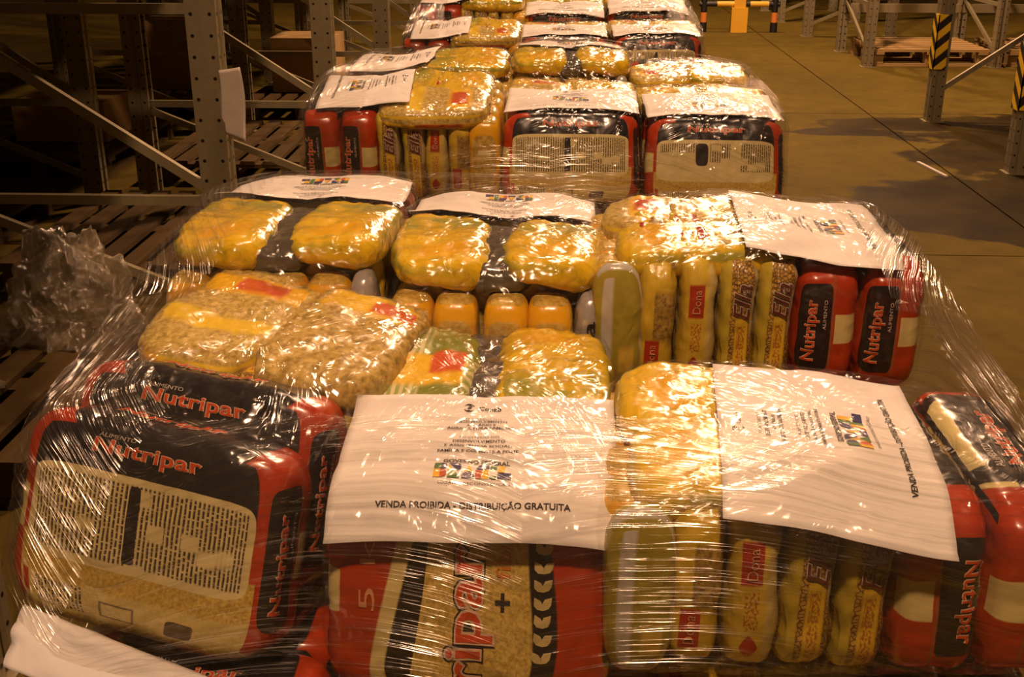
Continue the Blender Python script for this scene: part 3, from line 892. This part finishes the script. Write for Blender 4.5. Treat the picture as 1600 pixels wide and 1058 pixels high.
def film(label, pts, centre, keep, seed, front):
    def disp(s, el, p):
        v = Vector((s * 6 + seed, el * 14, seed))
        ridge = max(0, 1 - abs(noise.noise(Vector((s * 9 + seed, el * 30 + s * 2, 1.5)))) * 5)
        return .003 + .0025 * ridge + .003 * noise.noise(v)
    def uvf(u, v, s, p):
        k = abs(p[0] - centre[0])
        return (u, v - front * min(k, .7) * (1 if p[1] < centre[1] else 0))
    els = [R(a) for a in np.concatenate((np.linspace(-46, 10, 46), np.linspace(10.8, 60, 90)))]
    me = wrap_mesh('stretch_film', pts, centre, 420, els, .004, disp, keep, uvf)
    o = link('stretch_film', me, mat=M['film']); tag(o, label, 'plastic film', 'stretch film round the stacks'); return o

# wooden pallet
def mat_wood(name, a, b):
    t = NT(name); o = t.coord('Object')
    n1 = t.noise(t.mapping(o, (3, 40, 40)), 1.0, 4, .6, .5); n2 = t.noise(o, 2.5, 2)
    c = t.mix(t.m('ADD', t.m('MULTIPLY', n1, .7), t.m('MULTIPLY', n2, .3)), a, b)
    return t.pbr(c, .8, .2, normal=t.bump(n1, .3, .004))
M['wood'] = mat_wood('rough_pallet_wood', (.22, .13, .045), (.46, .31, .12))
M['wood_dark'] = mat_wood('dark_pallet_wood', (.05, .030, .010), (.13, .08, .026))  # darker copy of the pallet wood, for the left racks
plank = MB().box(-.60, .60, -.048, .048, -.011, .011).mesh('deck_plank')
runner = MB().box(-.049, .049, -.50, .50, -.011, .011).mesh('cross_board')
block = MB().box(-.05, .05, -.05, .05, -.0385, .0385).mesh('block')
def pallet(label, loc, rz=0, mat='wood', scale=(1, 1, 1), group=None):
    e = empty('wooden_pallet', loc, (0, 0, R(rz)), scale); tag(e, label, 'pallet', group)
    def put(n_, me, p, s=None):
        if not me.materials: me.materials.append(M[mat])
        o = link(n_, me, e, p)
        o.material_slots[0].link = 'OBJECT'; o.material_slots[0].material = M[mat]
    for k in range(7): put('deck_plank', plank, (0, -.45 + k * .15, .132))
    for x in (-.54, 0, .54):
        put('cross_board', runner, (x, 0, .110))
        for y in (-.42, 0, .42): put('block', block, (x, y, .0605))
    for y in (-.42, 0, .42):
        put('deck_plank', plank, (0, y, .011))
    return e

# ------------------------------------------------------------------ nearest stack
G = 'food parcels in the top layer of the stacks'
allp = []
def add(*a, **k):
    p = bundle(*a, **k); allp.append(p); return p

add('parcel with rice nutrition panel facing out, front left corner of nearest stack', (-.372, 1.285, .895), -90 - 15, ('grain', 'straw'), None,
    scale=(1.08, 1.03, 1.17), tilt=(R(-4), R(3)), seed=1, group=G, lean=22)
add('parcel with large sheet reading VENDA PROIBIDA upright, middle front of nearest stack', (-.085, 1.235, .865), -90, ('gold', 'green', 'dark'), (.135, .005, .38, .0),
    scale=(1.08, .98, 1.12), tilt=(0, R(2)), turn=True, seed=2, group=G, lean=14)
add('parcel with sideways printed sheet and red rice bags, right front of nearest stack', (.282, 1.115, .915), 0, ('gold', 'gold'), (-.005, -.022, .0, -.09),
    scale=(1.02, 1.08, .98), flip=True, seed=3, group=G, silver='olive', tall=1.09)
add('parcel with pale sheet over its far edge, back left corner of nearest stack', (-.390, 1.70, .995), 90, ('gold', 'gold', 'dark'), (.125, .0, .10, .03),
    scale=(1.04, .98, .98), tilt=(0, 0), seed=4, group=G)
add('parcel showing four yellow corn packs and dark centre, middle back of nearest stack', (-.085, 1.68, .975), 90, ('gold', 'gold', 'dark'), (.135, .0, .10, -.02),
    scale=(1.02, .97, .98), seed=5, group=G)
add('parcel of upright yellow packs beside two red rice bags, back right of nearest stack', (.272, 1.60, 1.015), 0, ('straw', 'gold'), (.085, .0, .06, -.06),
    scale=(.98, 1.04, .92), seed=6, group=G, silver='olive', tall=1.10)

rnd = random.Random(9)
def lower(prefix, cols, rows, levels, group, x0=0):
    """the layers under the top one: cols = (x, rz, scale)"""
    out = []
    for zi in range(len(levels[0]) - 1):
        for r_, (ys, lv) in enumerate(zip(rows, levels)):
            for (x, rz, sx, sy), y in zip(cols, ys):
                z0, z1 = lv[zi], lv[zi + 1]
                ci = [c_[0] for c_ in cols].index(x)
                out.append(low_bundle('food parcel in %s layer from the floor, %s %s of %s' % (('first', 'second', 'third', 'fourth')[zi], ('front', 'back')[r_], ('left', 'middle', 'right')[ci], prefix), (x, y, z0), rz if r_ == 0 else (rz + 180 if abs(rz) == 90 else rz), group,
                           (sx, sy, (z1 - z0) / .206), 0, flip=rnd.random() < .5))
    return out
lv_f = list(np.linspace(.146, .905, 5)); lv_b = list(np.linspace(.146, .985, 5))
lv_f[-1] = .885
lowp = lower('nearest stack', [(-.385, -90, 1.1, .99), (-.085, -90, 1.1, .99), (.285, 0, 1.0, 1.10)], [(1.19, 1.19, 1.10), (1.69, 1.69, 1.59)], [lv_f, lv_b], 'lower parcels of the nearest stack')
pallet('wooden pallet under the nearest wrapped stack', (-.02, 1.36, 0), 0, 'wood', (.90, 1.0, 1), 'pallets under the stacks')

# loose sheet peeping out below the front left parcel
def crumpled_sheet():
    nu, nv = 30, 18; V = []
    for j in range(nv + 1):
        for i in range(nu + 1):
            s, t_ = i / nu, j / nv
            x = -.565 + .30 * s; y = 1.025 - .060 * t_ - .10 * s; z = .938 - .035 * t_ ** 1.4 - .045 * s
            k = noise.noise(Vector((s * 4, t_ * 3, 2.2))) * .008 + abs(noise.noise(Vector((s * 7 + t_ * 3, 1, 0)))) * .008
            V.append((x, y - k, z + k * .6))
    F = [(j * (nu + 1) + i, j * (nu + 1) + i + 1, (j + 1) * (nu + 1) + i + 1, (j + 1) * (nu + 1) + i) for j in range(nv) for i in range(nu)]
    o = link('paper_sheet', new_mesh('paper_sheet', V, F, True), mat=M['paper'])
    tag(o, 'creased blank paper squeezed out below the front left parcel', 'paper')
    md = o.modifiers.new('thickness', 'SOLIDIFY'); md.thickness = .0006
crumpled_sheet()

film1_pts = np.concatenate(allp + lowp)
def keep1(p, s, el):
    # film hugs the sides and is folded a hand's width over the top
    x, y, z = p
    ed = noise.noise(Vector((x * 5, y * 5, 3))) * .012
    if z < .16: return False
    front = y < 1.30
    if front and z > .9: return y < 1.055 + ed + max(0, abs(x + .0) - .40) * 2.0 or abs(x + .02) > .46 + ed
    if z > 1.0: return abs(x + .02) > .43 + ed or y > 1.80 + ed
    return True
film('clear stretch film pulled round the nearest stack of parcels', film1_pts, (-.03, 1.33, .80), keep1, 1.7, .38)

# ------------------------------------------------------------------ second stack
allp = []
C2 = (-.335, .027, .333)
add('parcel with red rice bags at its left end, front left of second stack', (C2[0] - .012, 2.60, 1.035), 180, ('straw', 'gold'), (.085, -.02, -.0, .06), scale=(.95, 1.05, 1.0), tilt=(R(-7), 0), seed=11, group=G, detail=False, silver='olive', tall=1.08)
add('parcel with rice nutrition panel and black bar, middle front of second stack', (C2[1], 2.68, 1.005), -90, ('gold', 'straw'), (.085, .0, .05, -.02), scale=(1.06, .98, .98), seed=12, group=G, detail=False, lean=15)
add('parcel with rice nutrition panel and small dark badge, right front of second stack', (C2[2], 2.68, .995), -90, ('gold', 'gold'), (.085, .0, .05, .0), scale=(1.06, .98, .98), ends='badge', seed=13, group=G, detail=False, lean=15)
add('parcel with sheet on its left half, back left of second stack', (C2[0], 3.08, 1.03), 180, ('gold', 'gold', 'dark'), (.10, .0, 0, .0), scale=(.95, 1.10, 1.0), seed=14, group=G, detail=False, silver='olive')
add('yellow parcel with sheet over its far edge, middle back of second stack', (C2[1], 3.18, 1.04), 90, ('gold', 'gold', 'dark'), (.13, .0, .1, .02), scale=(1.06, .98, 1.0), seed=15, group=G, detail=False)
add('yellow parcel without a visible sheet, right back of second stack', (C2[2], 3.18, 1.00), 90, ('straw', 'gold'), None, scale=(1.06, .98, 1.0), seed=16, group=G, detail=False)
lv_f = list(np.linspace(.146, .995, 5)); lv_b = list(np.linspace(.146, 1.0, 5))
lowp = lower('second stack', [(C2[0], 180, .95, 1.05), (C2[1], -90, 1.08, 1.0), (C2[2], -90, 1.08, 1.0)], [(2.60, 2.68, 2.68), (3.08, 3.18, 3.18)], [lv_f, lv_b], 'lower parcels of the second stack')
pallet('wooden pallet under the second wrapped stack', (-.02, 2.86, 0), 0, 'wood', (.88, 1.0, 1), 'pallets under the stacks')
def keep2(p, s, el):
    x, y, z = p; ed = noise.noise(Vector((x * 5, y * 5, 7))) * .015
    if z < .16: return False
    if z > 1.06: return abs(x + .02) > .40 + ed or y > 3.28 + ed or (y < 2.50 + ed and z < 1.15)
    return True
film('clear stretch film pulled round the second stack of parcels', np.concatenate(allp + lowp), (-.02, 2.85, .85), keep2, 4.1, .15)

# ------------------------------------------------------------------ third stack
allp = []
C3 = (-.335, .012, .325)
add('parcel with red rice bags at its left end, front left of third stack', (C3[0], 4.16, 1.00), 180, ('straw', 'gold'), (.085, -.0, -.0, .03), scale=(.95, 1.05, 1.0), tilt=(R(-5), 0), seed=21, group=G, detail=False, silver='olive', tall=1.08)
add('parcel with rice panel under a pale sheet, middle front of third stack', (C3[1], 4.20, .985), -90, ('gold', 'straw'), (.085, .0, .05, .0), scale=(1.06, .98, 1.0), seed=22, group=G, detail=False, lean=15)
add('parcel with bright rice panel and arched sheet, right front of third stack', (C3[2], 4.20, .985), -90, ('gold', 'straw'), (.085, .0, .05, .0), scale=(1.06, 1.0, 1.02), seed=23, group=G, detail=False, lean=15)
add('parcel with sheet on its left half, back left of third stack', (C3[0], 4.62, 1.06), 180, ('gold', 'gold'), (.10, .0, 0, .0), scale=(.95, 1.10, 1.0), seed=24, group=G, detail=False)
add('parcel under a shiny pale sheet, middle back of third stack', (C3[1], 4.69, 1.03), -90, ('gold', 'gold'), (.13, .0, .1, .0), scale=(1.06, 1.0, 1.0), seed=25, group=G, detail=False)
add('parcel under a pale sheet, right back of third stack', (C3[2], 4.69, 1.04), -90, ('gold', 'gold'), (.13, .0, .1, .0), scale=(1.06, 1.0, 1.0), seed=26, group=G, detail=False)
lv_f = list(np.linspace(.146, .985, 5)); lv_b = list(np.linspace(.146, 1.03, 5))
lowp = lower('third stack', [(C3[0], 180, .95, 1.05), (C3[1], -90, 1.06, .98), (C3[2], -90, 1.06, 1.0)], [(4.16, 4.20, 4.20), (4.62, 4.69, 4.69)], [lv_f, lv_b], 'lower parcels of the third stack')
pallet('wooden pallet under the third wrapped stack', (-.02, 4.42, 0), 0, 'wood', (.88, 1.0, 1), 'pallets under the stacks')
def keep3(p, s, el):
    x, y, z = p; ed = noise.noise(Vector((x * 5, y * 5, 9))) * .015
    if z < .16: return False
    if z > 1.08: return abs(x + .02) > .40 + ed or y > 4.84 + ed
    return True
film('clear stretch film pulled round the third stack of parcels', np.concatenate(allp + lowp), (-.02, 4.42, .85), keep3, 6.3, .15)

# ------------------------------------------------------------------ pallet racking
def mat_steel(name, a, b, holes=True):
    t = NT(name); o = t.coord('Object'); x, y, z = t.sep(o)
    n1 = t.noise(t.mapping(o, (20, 20, 2)), 1.0, 4, .6); n2 = t.noise(o, 40, 2)
    c = t.mix(t.m('ADD', t.m('MULTIPLY', n1, .6), t.m('MULTIPLY', n2, .4)), a, b)
    if holes:
        fz = t.m('ABSOLUTE', t.m('SUBTRACT', t.m('FRACT', t.m('DIVIDE', z, .075)), .5))
        def dots(coord, at):
            d = t.m('SQRT', t.m('ADD', t.m('POWER', t.m('MULTIPLY', fz, .075), 2.0), t.m('POWER', t.m('SUBTRACT', t.m('ABSOLUTE', coord), at), 2.0)))
            return t.m('SUBTRACT', 1.0, t.step(d, .0065, .001))
        k = t.m('MAXIMUM', dots(x, .034), dots(y, .028))
        c = t.mix(k, c, (.008, .006, .004))
    return t.pbr(c, .42, .5, .35, normal=t.bump(n2, .08, .003))
M['steel'] = mat_steel('galvanised_upright', (.16, .135, .075), (.34, .29, .17))
M['steel_plain'] = mat_steel('galvanised_brace', (.18, .155, .085), (.38, .32, .18), False)
M['steel_dark'] = mat_steel('dark_upright', (.10, .085, .06), (.20, .17, .12), False)

def omega():
    # folded channel section, open towards +x
    a, b, t_ = .055, .045, .012
    return [(-a, -b), (-.018, -b), (-.012, -b + .009), (.010, -b + .009), (.016, -b), (a, -b), (a, -b + .022), (a - .012, -b + .022), (a - .012, -b + .012), (.020, -b + .016), (.006, -.018), (.006, .018), (.018, b - .012), (a - .012, b - .012), (a - .012, b - .022), (a, b - .022), (a, b), (-a, b), (-a, .016), (-a + .010, .010), (-a + .010, -.010), (-a, -.016)]
UPR = MB().prism(omega(), (0, 0, 0), 2, 4.6).mesh('upright')
UPR.materials.append(M['steel'])
FOOT = MB().box(-.075, .075, -.065, .065, 0, .008).mesh('foot_plate'); FOOT.materials.append(M['steel_plain'])

def frame(label, x_front, x_rear, y, group, heights=(.10, .56, 1.26, 1.96), steep=True, mat=None, along_y=False):
    """upright frame: two perforated posts joined by flat and slanted braces"""
    e = empty('storage_rack', (x_front, y, 0)); tag(e, label, 'rack frame', group)
    dx = x_rear - x_front
    if along_y: e.rotation_euler = (0, 0, R(90))
    for x, rz in ((0, math.pi if dx < 0 else 0), (dx, 0 if dx < 0 else math.pi)):
        o = link('upright', UPR, e, (x, 0, .008)); o.rotation_euler = (0, 0, rz)
        link('foot_plate', FOOT, e, (x, 0, 0))
    z = list(heights)
    s = 1 if dx > 0 else -1
    for h in z[1:]: MB().bar((s * .05, 0, h), (dx - s * .05, 0, h), .03, .036).build('flat_brace', M['steel_plain'], e)
    for h0, h1 in zip(z[:-1], z[1:]): MB().bar((s * .05, 0, h0 + .05), (dx - s * .05, 0, h1 - .04), .026, .036).build('slanted_brace', M['steel_plain'], e)
    top = z[-1]
    while top < 3.9:
        MB().bar((s * .05, 0, top + .05), (dx - s * .05, 0, top + .66), .026, .036).build('slanted_brace', M['steel_plain'], e); top += .70
        MB().bar((s * .05, 0, top), (dx - s * .05, 0, top), .03, .036).build('flat_brace', M['steel_plain'], e)
    return e
GL = 'rack frames along the left of the aisle'
names = ['nearest left rack frame with paper hanging on its front post', 'second left rack frame behind the hanging paper', 'third left rack frame beside the second stack', 'fourth left rack frame beside the third stack', 'fifth left rack frame at the far end']
for k, y in enumerate((4.2, 6.3, 8.4, 10.5, 12.6)): frame(names[k], -1.275, -2.305, y, GL)
for k, y in enumerate((4.2, 6.3, 8.4, 10.5, 12.6)):
    frame('dark rear rack frame, %s of the row behind the left racks' % ('nearest', 'second', 'third', 'fourth', 'farthest')[k], -2.62, -3.62, y, 'rack frames of the rear left row')

# unseen upper levels added for shade: beams and deck boards above head height
M['deck'] = mat_wood('deck_boards', (.10, .062, .025), (.24, .15, .06))
deck_plank = MB().box(-.55, .55, -.095, .095, 0, .022).mesh('deck_board'); deck_plank.materials.append(M['deck'])
for row, (xa, xb) in enumerate(((-1.275, -2.305), (-2.62, -3.62))):
    for k, (ya, yb) in enumerate(((2.1, 4.2), (4.2, 6.3), (6.3, 8.4), (8.4, 10.5), (10.5, 12.6))):
        e = empty('shading_shelf', ((xa + xb) / 2, (ya + yb) / 2, 1.86))
        tag(e, 'unseen shelf added to shade the %s bay of the %s left racks' % (('first', 'second', 'third', 'fourth', 'fifth')[k], ('front', 'rear')[row]), 'shelf', 'unseen upper shelves shading the left racks')
        for x in (xa, xb): MB().box(x - (xa + xb) / 2 - .025, x - (xa + xb) / 2 + .025, -(yb - ya) / 2 + .05, (yb - ya) / 2 - .05, -.11, 0).build('shelf_beam', M['steel_plain'], e)
        for q in range(10): link('deck_board', deck_plank, e, (0, -(yb - ya) / 2 + .15 + q * .20, .001))
for k, (ya, yb) in enumerate(((5.5, 7.25), (7.25, 9.0))):  # unseen decks put in to shade the floor under the right racks
    e = empty('shading_shelf', (3.38, (ya + yb) / 2, 1.86))
    tag(e, 'unseen shelf added to shade the %s bay of the right racks' % ('nearer', 'farther')[k], 'shelf', 'unseen upper shelves shading the right racks')
    for x in (-.52, .52): MB().box(x - .025, x + .025, -(yb - ya) / 2 + .05, (yb - ya) / 2 - .05, -.11, 0).build('shelf_beam', M['steel_plain'], e)
    for q in range(8): link('deck_board', deck_plank, e, (0, -(yb - ya) / 2 + .15 + q * .20, .001))
frame('left rack frame beside the camera, outside the picture', -1.275, -2.305, 2.1, GL)
frame('dark rear rack frame beside the camera, outside the picture', -2.62, -3.62, 2.1, 'rack frames of the rear left row')
# hanging paper on the nearest left upright
def hanging_paper():
    nu, nv = 10, 18; V = []
    for j in range(nv + 1):
        for i in range(nu + 1):
            s, t_ = i / nu, j / nv
            x = -.105 * .5 + .115 * s + .006 * math.sin(t_ * 5); y = -.010 - .05 * s - .012 * math.sin(t_ * 4 + s * 2); z = -.27 * t_ + .025 * s * (1 - 2 * t_)
            V.append((x, y, z))
    F = [(j * (nu + 1) + i, j * (nu + 1) + i + 1, (j + 1) * (nu + 1) + i + 1, (j + 1) * (nu + 1) + i) for j in range(nv) for i in range(nu)]
    o = link('hanging_paper', new_mesh('hanging_paper', V, F, True), None, (-1.185, 4.168, 1.05), M['paper_old']); o.scale = (.85, 1, .84)
    tag(o, 'worn white paper sheet hanging on the nearest left rack post', 'paper')
    md = o.modifiers.new('thickness', 'SOLIDIFY'); md.thickness = .0008
hanging_paper()

# things in the left racks: pallet with crumpled film and a roll
pallet('dark wooden pallet under the crumpled film in the left rack', (-2.0, 3.45, 0), 90, 'wood_dark', (1.0, 1.0, 1.0), 'pallets in the left racks')
def heap(label, loc, size, seed):
    bm = bmesh.new(); bmesh.ops.create_icosphere(bm, subdivisions=6, radius=1.0)
    for v in bm.verts:
        p = v.co.copy()
        k = noise.fractal(p * 1.7 + Vector((seed, 0, 0)), 1.0, 2.0, 4) * .35
        rdg = (1 - abs(noise.noise(p * 5.5 + Vector((0, seed, 0)))) * 2) * .13 + (1 - abs(noise.noise(p * 12 + Vector((0, 0, seed)))) * 2) * .06
        q = p * (1 + k + rdg)
        v.co = Vector((q.x * size[0], q.y * size[1], max(q.z, -.12) * size[2] + .12 * size[2]))
    me = bpy.data.meshes.new('crumpled_film'); bm.to_mesh(me); bm.free()
    me.polygons.foreach_set('use_smooth', [True] * len(me.polygons))
    me.uv_layers.new(name='UVMap')
    o = link('crumpled_film', me, None, loc, M['heap']); tag(o, label, 'plastic film', 'crumpled film on the left pallet'); return o
heap('large heap of crumpled clear plastic film on the left pallet', (-2.22, 3.36, .143), (.32, .26, .20), 2.0)
heap('tall tuft of crumpled clear film beside the larger heap', (-1.76, 3.86, .143), (.20, .15, .30), 5.0)
M['tube'] = plain('cardboard_tube', (.50, .42, .30), .7); M['cap'] = plain('black_cap', (.012, .012, .013), .4)
e = empty('film_roll', (-1.88, 3.0, .193), (0, 0, R(4))); tag(e, 'pale film roll with black end cap lying before the heap', 'film roll')
MB().cyl((-.24, 0, 0), (.16, 0, 0), .05, .05, 24).build('roll', M['tube'], e, smooth=False)
MB().cyl((.16, 0, 0), (.22, 0, 0), .046, .040, 24).build('end_cap', M['cap'], e)
MB().cyl((-.13, 0, 0), (-.115, 0, 0), .052, .052, 24).build('band', M['cap'], e)
for k, (x, y) in enumerate(((-2.0, 5.35), (-2.0, 7.4), (-3.2, 5.4), (-3.2, 7.5), (-2.0, 9.5), (-3.2, 9.6))):
    pallet('empty dark pallet in the %s bay of the %s left racks' % (('second', 'third', 'second', 'third', 'fourth', 'fourth')[k], 'front' if x > -2.5 else 'rear'), (x, y, 0), 90, 'wood_dark', (1.1, .9, 1), 'pallets in the left racks')
M['carton'] = NT('cardboard').pbr((.36, .23, .09), .8, .2); M['tape'] = plain('parcel_tape', (.5, .36, .16), .4)
def carton(label, x, y, z, sx, sy, sz):
    e = empty('carton', (x, y, z)); tag(e, label, 'box', 'cartons in the left racks')
    MB().box(-sx / 2, sx / 2, -sy / 2, sy / 2, 0, sz).build('carton_body', M['carton'], e)
    for s in (-1, 1): MB().box(-sx / 2, sx / 2, min(s * .004, s * sy / 2), max(s * .004, s * sy / 2), sz, sz + .004).build('flap', M['carton'], e)
    MB().box(-sx / 2 - .001, sx / 2 + .001, -.03, .03, sz + .004, sz + .0055).build('tape_strip', M['tape'], e)
carton('tall brown carton on the pallet of the fourth rear bay', -3.2, 9.6, .146, .55, .5, .55)
carton('brown carton on the pallet of the fourth front bay', -2.05, 9.5, .146, .5, .5, .42)
carton('low brown carton on the pallet of the third rear bay', -3.2, 7.5, .146, .6, .5, .25)

# right racks with striped guards
def mat_stripes():
    t = NT('hazard_stripes'); o = t.coord('Object'); x, y, z = t.sep(o)
    k = t.step(t.m('FRACT', t.m('DIVIDE', t.m('SUBTRACT', z, t.m('MULTIPLY', t.m('ADD', x, y), .9)), .13)), .5, .03)
    return t.pbr(t.mix(k, (.015, .012, .01), (.75, .48, .02)), .45)
M['hazard'] = mat_stripes()
GR = 'rack frames along the right of the aisle'
def guard(e, side=-1):
    MB().box(-.065, .03, -.062, -.050, .40, .80).box(-.067, -.056, -.062, .05, .40, .80).build('striped_guard', M['hazard'], e)
for lab, y in (('right rack frame with striped guard standing farther down the aisle', 9.0), ('right rack frame with striped guard at the picture edge', 7.25), ('right rack frame with striped guard outside the picture', 5.5)):
    e = frame(lab, 2.86, 3.90, y, GR, heights=(.20, .95, 1.65)); guard(e)
beam = MB().box(-.025, .025, 7.30, 8.95, 2.3, 2.42).build('steel_beam', M['steel_plain'], None, (2.86, 0, 0)); tag(beam, 'steel beam joining the two right rack frames overhead', 'beam')

# far racks across the end of the aisle, pallets on the floor
GF = 'rack frames across the far right'
for k, x in enumerate((3.08, 4.35, 5.75)):
    frame('far right rack frame, %s from the aisle' % ('first', 'second', 'third')[k], 11.95, 13.15, 0, GF, heights=(.10, .60, 1.3), along_y=True).location = (x, 11.95 - 0, 0)
for o in [q for q in bpy.data.objects if q.get('group') == GF]: pass
for k, (y, z) in enumerate(((13.15, .42), (13.15, .75), (11.95, 2.3))):
    tag(MB().box(3.08, 5.75, y - .025, y + .025, z, z + .09).build('steel_beam', M['steel_plain']), ('lower', 'upper', 'overhead')[k] + ' long beam of the far right racks', 'beam', 'beams of the far right racks')
for k, x in enumerate((3.72, 5.05, 6.5)):
    pallet('bare wooden pallet on the floor under far right rack, %s from the aisle' % ('first', 'second', 'third')[k], (x, 12.5, 0), 0, 'wood', (.95, 1.05, 1.2), 'pallets under the far right racks')
for k, (x, y) in enumerate(((3.0, 14.6), (2.95, 16.2), (3.0, 17.8))):
    frame('slim rack frame beyond the far right racks, %s in its row' % ('nearest', 'middle', 'farthest')[k], x, x + 1.0, y, 'rack frames beyond the far right')

# yellow and black barrier at the end of the aisle
M['yellow'] = plain('barrier_yellow', (.80, .45, .03), .45); M['black'] = plain('barrier_black', (.012, .011, .012), .5); M['orange'] = plain('barrier_orange', (.75, .24, .04), .5)
e = empty('barrier', (2.22, 15.0, 0)); tag(e, 'yellow and black crash barrier at the end of the aisle', 'barrier')
for x0, x1, m in ((-.50, -.28, 'black'), (-.28, -.05, 'yellow'), (-.05, .13, 'black'), (.13, .36, 'yellow'), (.36, .50, 'black')):
    MB().cyl((x0, 0, .34), (x1, 0, .34), .032, .032, 16).build('rail', M[m], e)
for x in (-.44, .44):
    MB().cyl((x, 0, 0), (x, 0, .12), .045, .045, 16).build('post_base', M['black'], e)
    MB().cyl((x, 0, .12), (x, 0, .24), .04, .04, 16).build('post_sleeve', M['orange'], e)
    MB().cyl((x, 0, .24), (x, 0, .62), .04, .04, 16).build('post', M['black'], e)
MB().box(-.10, .10, -.06, .06, 0, .30).box(-.07, .07, -.05, .05, .30, .60).build('column', M['yellow'], e)

# splinter lying in the floor joint
o = MB().bar((0, 0, .008), (.06, -.40, .008), .022, .012).build('wood_strip', M['let_white'], None, (2.33, 7.5, .0)); tag(o, 'pale wooden strip lying on the damp floor', 'wood strip')
